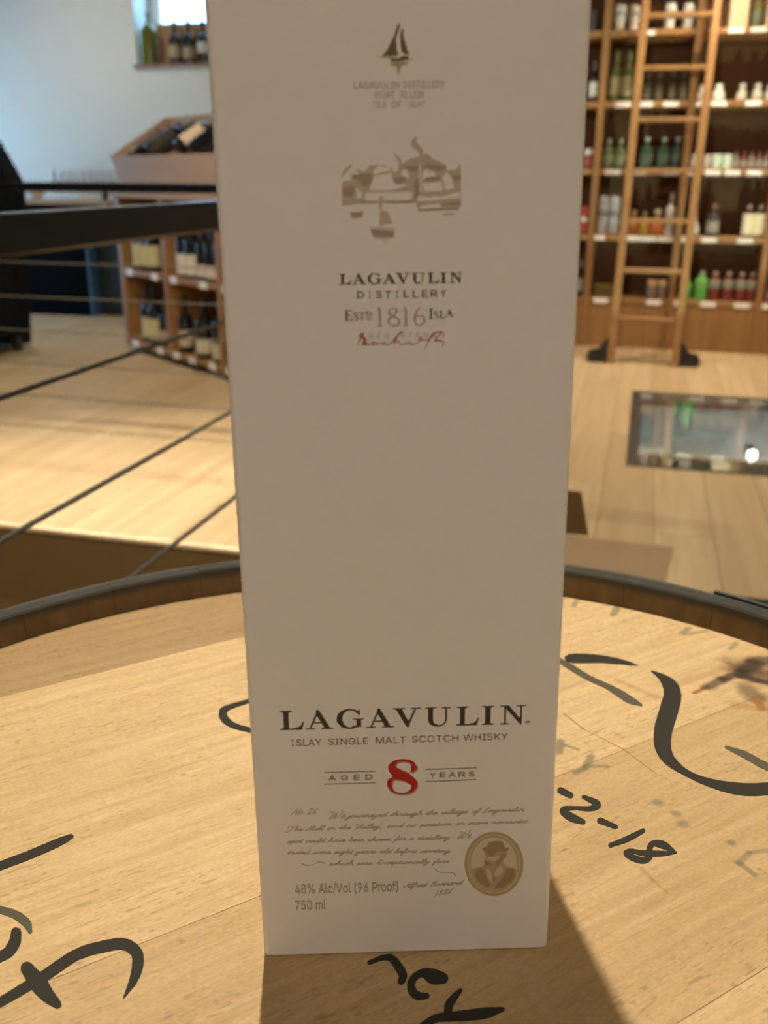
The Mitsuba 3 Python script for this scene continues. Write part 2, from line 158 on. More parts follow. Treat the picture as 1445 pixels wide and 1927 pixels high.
TOWN_DARK = [[[(30.33,226.32),(32.65,227.02),(33.38,225.55),(32.33,224.35),(30.54,224.62)]],[[(32.45,229.43),(37.3,229.61),(37.39,227.44),(35.71,226.49),(34.46,227.96),(32.69,228.7)]],[[(42.39,228.58),(45.2,228.67),(45.71,227.58),(42.89,227.25)]],[[(44.96,231.19),(48.53,231.27),(48.53,229.95),(46.49,229.97)]],[[(49.55,231.38),(51.08,231.6),(55.16,231.07),(54.15,229.88),(49.81,230.65)]],[[(50.32,228.6),(54.15,228.8),(53.65,227.84),(50.06,227.52)]],[[(56.46,228.77),(58.76,228.98),(58.77,227.9),(57.24,227.67)]],[[(47.5,227.31),(48.78,228.5),(48.9,225.35),(47.74,223.18)]],[[(34.36,223.35),(38.47,223.25),(38.47,222.9),(34.87,222.81)]],[[(41.05,223.26),(47.74,223.3),(47.74,222.81),(41.3,222.72)]],[[(36.82,217.04),(42.78,216.34),(42.64,215.59),(42.76,214.84),(37.56,214.91)]],[[(31.98,220.56),(35.21,220.77),(34.81,219.91),(32.23,219.94)]],[[(54.19,222.36),(58.83,223.03),(58.71,222.3),(54.19,221.99)]],[[(48.51,221.2),(56.78,221.46),(58.59,221.56),(58.33,221.07),(48.76,220.83)]]]
BOAT_DARK = [[[(44.28,262.2),(44.49,261.35),(43.99,260.13),(43.52,258.67),(43.64,256.95),(43.95,255.22),(41.99,255.11),(40.22,255.25),(41.46,256.48),(42.29,257.94),(43.26,259.89),(43.68,261.11)]],[[(45.16,260.85),(45.34,260.36),(45.15,259.63),(46.08,256.43),(46.61,255.56),(45.66,255.33),(44.71,256.08),(44.46,257.92),(44.47,259.88),(44.75,260.49)]],[[(41.85,254.74),(44.16,254.6),(44.71,255.09),(46.34,255.2),(46.47,254.33),(44.7,253.97),(42.52,253.99)]]]
BOAT_LIGHT = [[[(38.86,254.97),(40.22,255.13),(44.16,254.77),(41.98,254.69),(39.81,254.76)]],[[(46.34,254.5),(47.56,254.39),(46.33,254.01)]],[[(42.11,253.87),(46.33,253.91),(45.78,253.22),(44.69,252.98),(44.41,252.23),(44.18,251.11),(43.91,251.11),(43.81,252.24),(43.46,252.99),(42.24,253.13)]]]
PORT_BASE = [[[(79.72,32.26),(79.69,30.78),(79.51,29.33),(79.19,27.93),(78.72,26.6),(78.11,25.37),(77.38,24.27),(76.54,23.3),(75.6,22.49),(74.58,21.86),(73.5,21.41),(72.37,21.15),(71.21,21.09),(70.05,21.23),(68.91,21.57),(67.81,22.09),(66.76,22.8),(65.79,23.67),(64.9,24.69),(64.13,25.85),(63.47,27.12),(62.95,28.48),(62.56,29.9),(62.32,31.37),(62.22,32.85),(62.28,34.32),(62.48,35.75),(62.83,37.13),(63.32,38.43),(63.93,39.62),(64.66,40.69),(65.5,41.63),(66.43,42.4),(67.43,43.01),(68.49,43.44),(69.6,43.69),(70.72,43.75),(71.85,43.61),(72.97,43.3),(74.05,42.8),(75.09,42.12),(76.05,41.28),(76.93,40.3),(77.71,39.17),(78.38,37.94),(78.92,36.6),(79.33,35.2),(79.6,33.74)]]]
PORT_MID = [[[(79.57,35.22),(79.15,36.65),(78.6,38.01),(77.91,39.28),(77.11,40.42),(76.2,41.43),(75.21,42.29),(74.15,42.97),(73.04,43.49),(71.89,43.81),(70.73,43.94),(69.58,43.88),(68.44,43.63),(67.35,43.19),(66.32,42.57),(65.37,41.78),(64.51,40.83),(63.76,39.74),(63.13,38.52),(62.63,37.19),(62.27,35.79),(62.06,34.32),(62.01,32.82),(62.1,31.3),(62.35,29.81),(62.75,28.35),(63.29,26.96),(63.96,25.67),(64.76,24.49),(65.66,23.44),(66.66,22.55),(67.74,21.83),(68.87,21.29),(70.05,20.95),(71.23,20.81),(72.42,20.87),(73.58,21.13),(74.69,21.59),(75.74,22.24),(76.71,23.06),(77.57,24.05),(78.32,25.18),(78.94,26.43),(79.42,27.79),(79.76,29.22),(79.94,30.71),(79.97,32.22),(79.85,33.73)],[(78.69,29.57),(78.39,28.26),(77.96,27.02),(77.42,25.87),(76.76,24.84),(75.99,23.94),(75.14,23.18),(74.22,22.59),(73.23,22.17),(72.21,21.93),(71.16,21.87),(70.11,22.0),(69.08,22.31),(68.08,22.8),(67.13,23.46),(66.24,24.27),(65.44,25.22),(64.74,26.3),(64.14,27.49),(63.66,28.76),(63.31,30.09),(63.09,31.45),(63.0,32.84),(63.05,34.21),(63.24,35.56),(63.55,36.85),(63.99,38.06),(64.54,39.18),(65.21,40.18),(65.97,41.05),(66.81,41.78),(67.72,42.35),(68.68,42.75),(69.68,42.99),(70.71,43.04),(71.73,42.92),(72.75,42.62),(73.73,42.16),(74.67,41.53),(75.54,40.74),(76.34,39.82),(77.05,38.77),(77.66,37.61),(78.15,36.37),(78.52,35.05),(78.77,33.69),(78.88,32.31),(78.85,30.93)]],[[(78.23,34.97),(77.87,36.24),(77.39,37.44),(76.81,38.56),(76.13,39.57),(75.36,40.46),(74.52,41.22),(73.62,41.82),(72.68,42.28),(71.7,42.56),(70.71,42.68),(69.73,42.63),(68.77,42.4),(67.84,42.01),(66.97,41.46),(66.16,40.76),(65.43,39.92),(64.79,38.95),(64.26,37.87),(63.84,36.7),(63.54,35.45),(63.36,34.16),(63.31,32.83),(63.4,31.49),(63.61,30.17),(63.95,28.89),(64.41,27.66),(64.98,26.52),(65.66,25.48),(66.43,24.56),(67.28,23.78),(68.19,23.15),(69.15,22.67),(70.15,22.37),(71.16,22.25),(72.16,22.3),(73.14,22.54),(74.09,22.94),(74.98,23.51),(75.79,24.24),(76.53,25.11),(77.16,26.11),(77.69,27.22),(78.1,28.41),(78.38,29.68),(78.54,30.99),(78.56,32.32),(78.46,33.66)],[(77.83,29.86),(77.57,28.67),(77.19,27.55),(76.7,26.51),(76.11,25.58),(75.43,24.76),(74.68,24.08),(73.85,23.54),(72.98,23.16),(72.07,22.94),(71.14,22.89),(70.21,23.01),(69.29,23.29),(68.4,23.73),(67.55,24.32),(66.77,25.06),(66.05,25.92),(65.43,26.9),(64.89,27.97),(64.47,29.11),(64.15,30.32),(63.95,31.56),(63.88,32.81),(63.92,34.06),(64.08,35.27),(64.36,36.44),(64.75,37.54),(65.24,38.56),(65.83,39.47),(66.51,40.26),(67.26,40.92),(68.07,41.43),(68.93,41.8),(69.82,42.01),(70.73,42.06),(71.64,41.95),(72.55,41.68),(73.42,41.26),(74.26,40.69),(75.04,39.98),(75.75,39.14),(76.38,38.19),(76.92,37.14),(77.36,36.01),(77.69,34.82),(77.9,33.59),(78.0,32.34),(77.98,31.09)]],[[(67.06,38.25),(67.83,38.41),(68.59,38.93),(69.04,40.01),(70.57,40.69),(72.12,40.82),(73.52,40.41),(74.19,38.38),(75.44,38.16),(75.61,37.61),(74.85,37.08),(74.74,35.25),(73.83,33.99),(73.7,32.89),(74.83,31.56),(77.51,30.72),(77.88,29.04),(76.55,25.91),(74.09,23.73),(71.19,22.89),(68.09,24.13),(65.69,26.46),(64.24,29.5),(64.53,30.97),(66.71,31.46),(67.94,32.16),(68.07,34.0),(68.51,35.09),(67.87,36.4),(67.54,37.32)]]]
PORT_DARK = [[[(68.6,38.75),(69.19,40.01),(70.57,40.6),(72.12,40.73),(73.52,40.32),(74.04,38.21),(75.44,37.98),(74.23,36.74),(72.21,36.99),(70.69,35.38),(69.12,35.8),(67.84,37.68),(67.21,38.06)]],[[(73.16,36.04),(74.57,35.81),(74.29,34.53),(73.21,33.83),(72.32,32.01),(71.08,31.68),(71.67,33.14),(72.28,33.86)]],[[(68.07,34.0),(69.16,33.59),(70.75,32.43),(69.82,32.09),(68.1,32.34)]],[[(66.09,30.92),(67.65,31.05),(69.96,25.0),(69.35,24.08),(66.97,25.48),(65.03,28.54)]],[[(74.85,30.81),(77.52,30.54),(77.15,27.01),(74.08,23.92),(71.26,23.27),(72.76,26.41),(73.98,28.24)]],[[(70.22,27.62),(71.16,27.77),(71.5,26.83),(70.73,25.92)]]]
PORT_LIGHT = [[[(69.14,35.07),(70.69,35.02),(73.17,35.67),(72.26,34.6),(71.34,33.71),(69.78,34.13),(68.54,33.8)]],[[(68.59,31.02),(69.86,30.24),(70.9,25.54),(69.94,26.32),(68.95,28.78)]],[[(71.72,30.73),(73.26,31.98),(73.93,30.1),(72.41,27.92),(71.14,28.71)]]]
SIGNATURE = [[[(52.79,191.85),(51.82,191.25),(51.63,191.05),(51.45,190.79),(51.3,190.66),(51.31,190.53),(51.15,190.23),(50.39,190.09),(49.36,190.0),(49.47,190.21),(49.45,190.45),(49.3,190.6),(49.09,190.71),(48.79,190.76),(48.59,190.57),(48.47,190.18),(48.58,189.97),(48.83,189.85),(48.32,189.54),(47.67,189.23),(46.93,189.03),(46.54,189.04),(46.43,189.21),(46.3,189.66),(46.13,189.76),(45.99,189.7),(45.78,189.4),(45.26,189.11),(45.21,189.09),(45.13,189.38),(44.99,189.44),(44.13,189.03),(43.99,189.14),(43.58,189.92),(43.4,190.1),(43.29,190.12),(43.14,190.07),(42.67,189.58),(42.89,190.11),(43.47,191.08),(43.8,191.42),(44.51,191.98),(44.53,192.13),(44.46,192.23),(44.21,192.26),(43.85,192.13),(43.58,191.89),(41.9,189.8),(41.42,189.42),(40.84,189.13),(40.4,189.04),(39.82,189.1),(40.2,189.44),(40.19,189.59),(40.01,189.66),(39.41,189.52),(38.39,189.13),(38.31,189.49),(38.14,189.55),(37.92,189.46),(37.34,189.08),(37.14,189.03),(37.56,189.43),(37.66,189.62),(37.62,189.73),(37.51,189.8),(37.25,189.83),(36.87,189.72),(36.4,189.24),(35.78,189.05),(35.93,189.48),(35.86,189.58),(35.24,189.3),(35.43,190.55),(35.39,190.71),(35.32,190.81),(35.21,190.84),(35.1,190.81),(34.99,190.68),(34.62,191.24),(34.81,191.64),(34.79,191.86),(34.65,192.01),(34.4,192.04),(33.95,191.88),(33.75,191.68),(33.58,191.43),(33.53,191.28),(33.57,191.12),(33.66,191.04),(33.89,190.95),(33.62,190.39),(33.04,188.9),(33.12,188.79),(33.24,188.83),(34.35,190.84),(34.56,190.39),(34.6,190.14),(34.53,189.85),(34.18,188.98),(34.25,188.83),(34.36,188.79),(34.52,188.87),(34.76,189.25),(34.82,188.94),(35.01,188.82),(35.15,188.82),(35.32,188.9),(35.6,189.14),(35.58,188.96),(35.64,188.87),(35.84,188.84),(36.07,188.89),(36.6,189.12),(36.99,189.55),(37.25,189.61),(37.36,189.6),(36.87,189.08),(36.89,188.9),(37.02,188.82),(37.34,188.85),(38.15,189.33),(38.19,189.03),(38.25,188.95),(38.37,188.91),(39.76,189.39),(39.52,189.12),(39.58,188.94),(39.93,188.83),(40.56,188.84),(41.05,188.97),(41.57,189.21),(42.09,189.58),(42.42,189.89),(42.35,189.57),(42.3,189.0),(42.38,188.87),(42.53,188.92),(42.59,189.18),(43.11,189.74),(43.29,189.86),(43.75,189.07),(43.87,188.92),(44.02,188.83),(44.25,188.84),(44.96,189.22),(45.01,188.89),(45.12,188.83),(45.26,188.84),(45.9,189.23),(46.1,189.45),(46.18,189.13),(46.3,188.91),(46.44,188.81),(46.69,188.77),(47.28,188.88),(48.08,189.17),(48.78,189.51),(49.17,189.8),(50.23,189.82),(51.02,189.96),(50.03,187.58),(50.04,187.5),(50.11,187.46),(50.18,187.5),(50.84,188.89),(51.31,189.73),(51.84,190.56),(52.11,190.88),(52.78,191.27),(52.86,191.42),(52.82,191.53),(52.93,191.59),(53.47,191.73),(54.18,191.77),(53.68,191.26),(53.23,190.88),(52.43,190.56),(52.37,190.48),(52.46,190.39),(53.2,190.59),(53.7,190.88),(54.15,191.26),(54.55,191.66),(54.61,191.89),(54.54,192.02),(54.37,192.09),(54.0,192.1),(53.39,192.04)],[(33.85,191.27),(34.08,191.52),(34.29,191.6),(34.05,191.21)],[(48.73,190.17),(48.77,190.37),(48.87,190.52),(49.08,190.44),(49.23,190.31),(49.04,190.03)]],[[(54.74,191.25),(54.76,190.82),(54.85,190.74),(54.93,190.74),(55.01,190.85),(54.96,191.21),(54.88,191.29)]],[[(52.32,189.73),(52.29,189.63),(52.32,189.53),(52.46,189.46),(52.74,189.63),(52.8,189.5),(52.99,189.47),(53.64,189.62),(53.62,189.47),(53.74,189.38),(54.29,189.49),(54.52,189.46),(54.64,189.4),(54.7,189.29),(54.62,188.87),(54.53,188.76),(54.23,188.65),(54.21,188.53),(54.28,188.5),(54.62,188.55),(54.78,188.64),(54.87,188.79),(54.96,189.29),(54.91,189.45),(54.78,189.59),(54.38,189.7),(54.05,189.67),(54.1,189.83),(53.95,189.94),(53.13,189.78),(53.44,190.16),(53.45,190.29),(53.36,190.39),(53.15,190.34)]]]
EIGHT = [[[(43.66,69.65),(41.61,69.32),(41.17,69.15),(40.77,68.93),(40.39,68.66),(40.06,68.35),(39.78,68.02),(39.57,67.69),(39.43,67.34),(39.36,66.96),(39.35,66.57),(39.39,66.18),(39.48,65.79),(39.66,65.39),(40.52,64.17),(40.62,63.85),(40.5,63.62),(40.24,63.46),(39.58,63.17),(39.34,62.93),(39.18,62.59),(39.05,62.18),(38.96,61.73),(38.93,61.27),(38.98,60.83),(39.13,60.38),(39.34,59.91),(39.63,59.44),(39.98,59.02),(40.39,58.66),(40.89,58.38),(41.48,58.15),(42.12,57.97),(42.77,57.85),(43.4,57.8),(44.03,57.81),(44.68,57.88),(45.33,58.02),(45.92,58.22),(46.42,58.48),(46.84,58.84),(47.2,59.28),(47.49,59.78),(47.7,60.28),(47.83,60.75),(47.87,61.19),(47.81,61.63),(47.68,62.06),(47.5,62.48),(47.27,62.88),(46.93,63.27),(45.99,64.03),(45.61,64.37),(45.45,64.66),(45.58,64.89),(45.92,65.05),(46.79,65.36),(47.12,65.56),(47.53,66.1),(47.67,66.4),(47.75,66.73),(47.72,67.07),(47.58,67.45),(47.36,67.87),(47.05,68.3),(46.69,68.69),(46.3,69.0),(45.85,69.21),(45.33,69.35)],[(43.65,68.85),(45.18,68.51),(45.47,68.35),(45.68,68.13),(45.85,67.87),(45.96,67.57),(46.03,67.26),(46.06,66.93),(46.01,66.05),(45.92,65.58),(45.76,65.2),(45.52,65.0),(45.14,65.02),(44.66,65.2),(44.12,65.48),(42.34,66.52),(41.99,66.76),(41.71,67.0),(41.55,67.25),(41.52,67.51),(41.59,67.8),(41.75,68.08),(41.94,68.32),(42.16,68.52),(42.4,68.65),(42.69,68.72)],[(40.84,62.88),(42.5,62.67),(43.41,62.39),(44.43,61.97),(44.9,61.73),(45.26,61.48),(45.54,61.24),(45.76,60.98),(45.92,60.71),(46.01,60.43),(46.03,60.15),(45.96,59.84),(45.82,59.51),(45.62,59.17),(45.37,58.87),(45.08,58.64),(44.75,58.46),(44.35,58.32),(43.92,58.23),(43.49,58.18),(43.07,58.2),(42.65,58.26),(42.21,58.38),(41.77,58.55),(41.39,58.77),(41.07,59.03),(40.82,59.35),(40.63,59.73),(40.49,60.15),(40.4,60.57),(40.35,60.98),(40.37,61.36),(40.46,61.75)]]]
EIGHT_SHADE = [[[(39.96,58.97),(40.31,58.54),(40.72,58.19),(41.22,57.91),(41.81,57.67),(42.45,57.5),(43.1,57.38),(43.73,57.32),(44.36,57.33),(45.02,57.41),(45.66,57.54),(46.25,57.74),(46.75,58.0),(47.17,58.36),(47.53,58.81),(47.82,59.3),(48.04,59.81),(48.17,60.28),(48.2,60.72),(48.14,61.16),(48.02,61.59),(47.83,62.01),(47.61,62.41),(47.41,62.63),(47.68,62.06),(47.81,61.63),(47.87,61.19),(47.83,60.75),(47.7,60.28),(47.49,59.78),(47.2,59.28),(46.84,58.84),(46.42,58.48),(45.92,58.22),(45.33,58.02),(44.26,57.75),(43.82,57.71),(43.4,57.72),(42.98,57.79),(42.12,57.97),(41.48,58.15),(40.89,58.38),(40.39,58.66),(39.98,59.02),(39.78,59.26)]],[[(45.91,64.42),(46.25,64.59),(47.13,64.89),(47.45,65.09),(47.86,65.63),(48.01,65.94),(48.08,66.26),(48.05,66.6),(47.91,66.98),(47.69,67.41),(47.36,67.86),(47.58,67.45),(47.72,67.07),(47.75,66.73),(47.67,66.4),(47.53,66.1),(47.12,65.56),(46.79,65.36),(46.26,65.17),(46.09,64.73),(45.85,64.53),(45.51,64.55),(45.61,64.37),(45.79,64.21)]],[[(45.16,68.15),(45.51,68.04),(45.8,67.88),(45.87,67.81),(45.68,68.13),(45.47,68.35),(45.18,68.51),(44.83,68.62),(43.65,68.85),(42.69,68.72),(42.4,68.65),(42.16,68.52),(41.94,68.32),(41.75,68.08),(41.59,67.8),(41.52,67.51),(41.55,67.25),(41.71,67.0),(41.87,66.87),(41.84,67.05),(41.92,67.33),(42.07,67.61),(42.27,67.86),(42.48,68.06),(42.73,68.18),(43.02,68.26),(43.98,68.39)]],[[(41.17,62.41),(42.83,62.2),(43.27,62.08),(44.26,61.72),(45.23,61.26),(45.6,61.01),(45.91,60.72),(45.76,60.98),(45.54,61.24),(45.26,61.48),(44.9,61.73),(43.93,62.19),(42.94,62.55),(42.5,62.67),(40.84,62.88),(40.46,61.75),(40.37,61.36),(40.35,60.98),(40.4,60.57),(40.49,60.15),(40.63,59.73),(40.82,59.35),(41.08,59.02),(40.96,59.26),(40.82,59.68),(40.73,60.1),(40.68,60.51),(40.7,60.89),(40.79,61.27)]]]


def wood(col_a, col_b, p, n, q, ring, streak, seed=0.0):
    """grain that runs along p (metres), across n and q"""
    g = fbm(p * 3.0 + seed, n * streak, q * streak, octaves=3)
    f = noise(p * 25.0 + seed, n * streak * 7, q * streak * 7)
    return mix(col_a, col_b, dr.clip(g * 1.3 - 0.15 + 0.25 * (f - 0.5), 0, 1))

def seg_dist(a, b, x0, y0, r0, x1, y1, r1):
    dx, dy = x1 - x0, y1 - y0
    L2 = max(dx * dx + dy * dy, 1e-12)
    t = dr.clip(((a - x0) * dx + (b - y0) * dy) / L2, 0, 1)
    d = dr.sqrt(dr.square(a - x0 - t * dx) + dr.square(b - y0 - t * dy))
    return d / (r0 + t * (r1 - r0))

STAIN_COL = {'green': (0.16, 0.15, 0.10), 'rust': (0.33, 0.135, 0.04), 'knot': (0.035, 0.019, 0.017)}
def head_wood(p, n, uv):
    dx, dy, dz = p.x - OC[0], p.y - OC[1], p.z - OC[2]
    a = dx * CU[0] + dy * CU[1] + dz * CU[2]
    b = dx * CV[0] + dy * CV[1] + dz * CV[2]
    c, s = math.cos(BOARD_ANGLE), math.sin(BOARD_ANGLE)
    l, w = a * c + b * s, -a * s + b * c
    w2 = w + 0.002 * (fbm(l * 12, w * 20) - 0.5)
    g = fbm(l * 14, w2 * 330, octaves=4)
    fine = noise(l * 110, w2 * 1900)
    tooth = noise(l * 900, w2 * 1500)
    blot = fbm(l * 13 + 3, w * 26, octaves=4)
    col = mix((0.65, 0.485, 0.275), (0.565, 0.40, 0.21), dr.clip(g * 1.5 - 0.3, 0, 1))
    col = mix(col, (0.49, 0.34, 0.17), dr.clip(blot * 1.8 - 0.8, 0, 1) * 0.6)
    col = mix(col, (0.45, 0.31, 0.155), smoothstep(0.60, 0.95, fine) * 0.4)
    col = mix(col, (0.72, 0.56, 0.35), smoothstep(0.55, 0.85, fbm(l * 16 + 9, w * 260)) * 0.4)
    col = col * (0.93 + 0.14 * tooth)
    fleck = smoothstep(0.70, 0.94, noise(l * 300, w2 * 1400)) * smoothstep(0.35, 0.7, noise(l * 26, w * 60, 5))
    col = mix(col, (0.29, 0.185, 0.09), fleck * 0.42)
    dark_board = dr.select(w > 0.196, 1.0, 0.0)
    col = mix(col, col * mi.Color3f(0.60, 0.56, 0.53), dark_board)
    mid_board = dr.select((w < 0.0) & (w > -0.112), 1.0, 0.0)
    col = col * mi.Color3f(1 - 0.13 * mid_board, 1 - 0.15 * mid_board, 1 - 0.18 * mid_board)
    wob = 0.65 + 0.7 * fbm(a * 190, b * 190, octaves=3)
    for x0, y0, r0, x1, y1, r1, kind, k in STAINS:
        grow = 0.0019 if kind == 'knot' else 0.00125 if kind != 'rust' or r0 > 4 else 0.001
        d = seg_dist(a, b, x0 / 1000, y0 / 1000, r0 * grow, x1 / 1000, y1 / 1000, r1 * grow) * wob
        col = mix(col, STAIN_COL[kind], (1 - smoothstep(0.35, 1.3, d)) * k)
    return col

def stave_wood(p, n, uv):
    dx, dy, dz = p.x - OC[0], p.y - OC[1], p.z - OC[2]
    a = dx * CU[0] + dy * CU[1] + dz * CU[2]
    b = dx * CV[0] + dy * CV[1] + dz * CV[2]
    h = dx * CN[0] + dy * CN[1] + dz * CN[2]
    ang = dr.atan2(b, a)
    g = fbm(ang * 40, h * 60, octaves=3)
    col = mix((0.175, 0.108, 0.05), (0.10, 0.06, 0.027), g)
    col = mix(col, (0.05, 0.047, 0.04), smoothstep(0.0085, 0.0135, h + 0.0025 * (fbm(ang * 14, h * 30) - 0.5)))
    top = smoothstep(0.0152, 0.0159, h)
    return mix(col, mix((0.062, 0.062, 0.055), (0.035, 0.035, 0.031), fbm(ang * 60, a * 90, b * 90)), top)

PLANK_W, PLANK_L, PLANK_X0 = 0.195, 2.1, -0.66
def floor_wood(p, n, uv):
    col = dr.floor((p.x - PLANK_X0) / PLANK_W)
    off = (col * 0.377 - dr.floor(col * 0.377)) * PLANK_L
    row = dr.floor((p.y - off) / PLANK_L)
    tone = cell_rand(col, row, 3)
    g = fbm(p.y * 1.6 + tone * 40, p.x * 38, octaves=3)
    c = mix((0.58, 0.44, 0.265), (0.46, 0.325, 0.175), dr.clip(g * 1.1 - 0.1, 0, 1))
    return mix(c, (0.38, 0.25, 0.12), dr.clip(tone * 0.9 - 0.2, 0, 1) * 0.6)

def case_wood(p, n, uv):
    g = fbm(p.z * 2.2, p.x * 45, p.y * 45, octaves=2)
    return mix((0.40, 0.215, 0.085), (0.27, 0.13, 0.045), g)

def card_col(p, n, uv):
    g = fbm(p.x * 30, p.y * 30, p.z * 30, octaves=2)
    return mix((0.285, 0.20, 0.13), (0.25, 0.172, 0.108), g)

def rail_col(p, n, uv): return mix((0.020, 0.022, 0.024), (0.03, 0.032, 0.034), noise(p.x * 20, p.y * 20, p.z * 20))

P_HEAD, P_STAVE, P_FLOOR, P_CASE, P_CARD = (mikit.proc(f) for f in (head_wood, stave_wood, floor_wood, case_wood, card_col))
mat('cask_head_oak', P_HEAD, 0.62, spec=0.3)
mat('cask_stave_oak', P_STAVE, 0.7, spec=0.25)
mat('hoop_steel', (0.10, 0.11, 0.11), 0.55, 0.7)
mat('floor_oak', P_FLOOR, 0.38, spec=0.4)
mat('case_oak', P_CASE, 0.5, spec=0.35)
mat('case_dark', (0.14, 0.065, 0.025), 0.6, spec=0.3)
mat('cardboard', P_CARD, 0.85, spec=0.15)
mat('cardboard_brown', (0.12, 0.07, 0.03), 0.85, spec=0.15)
mat('white_paint', (0.74, 0.77, 0.74), 0.75, spec=0.2)
mat('ceiling_paint', (0.16, 0.13, 0.10), 0.8, spec=0.2)
mat('white_board', (0.80, 0.765, 0.795), 0.42, spec=0.4)
mat('ink_dark', (0.045, 0.034, 0.024), 0.5)
mat('ink_brown', (0.16, 0.115, 0.07), 0.5)
mat('ink_script', (0.37, 0.295, 0.205), 0.6)
mat('ink_grey', (0.345, 0.30, 0.25), 0.6)
mat('ink_faint', (0.50, 0.47, 0.42), 0.6)
mat('ink_red', (0.43, 0.018, 0.012), 0.5)
mat('ink_redscript', (0.36, 0.085, 0.07), 0.55)
mat('ink_redshade', (0.40, 0.28, 0.22), 0.55)
mat('ink_gold', (0.12, 0.085, 0.022), 0.45)
mat('ink_goldlight', (0.38, 0.31, 0.17), 0.5)
mat('ink_town', (0.50, 0.41, 0.35), 0.6)
mat('ink_towndark', (0.36, 0.27, 0.22), 0.6)
mat('ink_portbase', (0.60, 0.51, 0.39), 0.55)
mat('ink_port', (0.43, 0.335, 0.205), 0.55)
mat('ink_portdark', (0.32, 0.235, 0.125), 0.55)
mat('ink_portlight', (0.56, 0.47, 0.34), 0.55)
mat('stencil_black', (0.044, 0.043, 0.037), 0.85, spec=0.08)
mat('stencil_grey', (0.115, 0.105, 0.08), 0.85, spec=0.08)
mat('rail_black', (0.0035, 0.004, 0.005), 0.22, spec=0.16)
mat('cable_steel', (0.085, 0.08, 0.065), 0.5, 0.3)
mat('black_metal', (0.012, 0.012, 0.013), 0.4)
mat('black_fabric', (0.008, 0.010, 0.013), 0.9, spec=0.1)
mat('counter_black', (0.0025, 0.003, 0.004), 0.6, spec=0.03)
mat('counter_end', (0.05, 0.13, 0.26), 0.3, spec=0.6)
mat('fascia_brown', (0.28, 0.175, 0.075), 0.55, spec=0.3)
mat('nosing', (0.72, 0.56, 0.36), 0.4)
mat('stair_wall', (0.22, 0.14, 0.07), 0.7)
mat('teal_rubber', (0.020, 0.035, 0.034), 0.75, spec=0.2)
mat('cellar_pale', (0.48, 0.70, 0.60), 0.7)
mat('cellar_dark', (0.07, 0.045, 0.025), 0.7)
mat('frame_dark', (0.035, 0.028, 0.022), 0.5)
mat('sill_oak', (0.30, 0.19, 0.12), 0.6)
mat('crate_pine', (0.42, 0.27, 0.165), 0.65)
mat('tag_white', (0.93, 0.93, 0.91), 0.5)
mat('china_white', (0.86, 0.87, 0.88), 0.25)
mat('metal_grey', (0.22, 0.23, 0.26), 0.5, 0.5)
scene['pane_glass'] = dict(type='thindielectric', int_ior=1.5)
scene['lamp_metal'] = dict(type='twosided', bsdf=dict(type='diffuse', reflectance=dict(type='rgb', value=[.5, .5, .5])))

# ---------------------------------------------------------------- setting: floor, walls, ceiling, openings
X0, X1, Y0, Y1, ZC = -6.6, 3.6, -2.4, 7.55, 3.3
STAIR = (-3.4, -0.66, -1.2, 2.624)            # opening x0, x1, y0, y1
HATCH = (0.005, 1.35, 3.95, 5.47)
k = struct('floor', 'wide oak plank floor with a stair opening and a glazed hatch')
holes = unary_union([rect(STAIR[0], STAIR[2], STAIR[1], STAIR[3]), rect(HATCH[0], HATCH[2], HATCH[1], HATCH[3])])
col0 = int(math.floor((X0 - PLANK_X0) / PLANK_W))
for ci in range(col0, int(math.ceil((X1 - PLANK_X0) / PLANK_W))):
    off = (ci * 0.377 - math.floor(ci * 0.377)) * PLANK_L
    xa, xb = max(X0, PLANK_X0 + ci * PLANK_W), min(X1, PLANK_X0 + (ci + 1) * PLANK_W)
    for ri in range(int(math.floor((Y0 - off) / PLANK_L)), int(math.ceil((Y1 - off) / PLANK_L))):
        ya, yb = max(Y0, off + ri * PLANK_L), min(Y1, off + (ri + 1) * PLANK_L)
        if yb - ya < 0.02: continue
        g = rect(xa + .0008, ya + .0008, xb - .0008, yb - .0008).difference(holes)
        for q in getattr(g, 'geoms', [g]):
            if q.is_empty or q.area < 1e-3: continue
            a0, b0, a1, b1 = q.bounds
            if abs(q.area - (a1 - a0) * (b1 - b0)) < 1e-6:
                m = bx(a0, a1, b0, b1, -0.03, 0.0, 0.0012)
            else:
                m = trimesh.creation.extrude_polygon(q, 0.03, engine='earcut'); m.apply_translation((0, 0, -0.03))
            part(k, 'plank', m, 'floor_oak')
g = rect(X0, Y0, X1, Y1).difference(holes)
m = trimesh.creation.extrude_polygon(g, 0.2, engine='earcut'); m.apply_translation((0, 0, -0.232))
part(k, 'subfloor', m, 'cellar_dark')

WIN = (-4.068, -3.05, 1.967, 3.05)
k = struct('wall_back', 'white painted back wall with a deep window recess')
put(k, cat(bx(X0, WIN[0], Y1, Y1 + .34, -.03, ZC), bx(WIN[1], X1, Y1, Y1 + .34, -.03, ZC),
           bx(WIN[0], WIN[1], Y1, Y1 + .34, -.03, WIN[2] - .02), bx(WIN[0], WIN[1], Y1, Y1 + .34, WIN[3], ZC)), 'white_paint')
LW = (5.3, 7.3, 0.35, 1.65)                       # big opening in the left wall
put(struct('wall_left', 'white left wall with a wide glazed opening'),
    cat(bx(X0 - .2, X0, Y0, LW[0], -.03, ZC), bx(X0 - .2, X0, LW[1], Y1 + .34, -.03, ZC),
        bx(X0 - .2, X0, LW[0], LW[1], -.03, LW[2]), bx(X0 - .2, X0, LW[0], LW[1], LW[3], ZC)), 'white_paint')
put(struct('wall_right'), bx(X1, X1 + .15, Y0, Y1 + .34, -.03, ZC), 'white_paint')
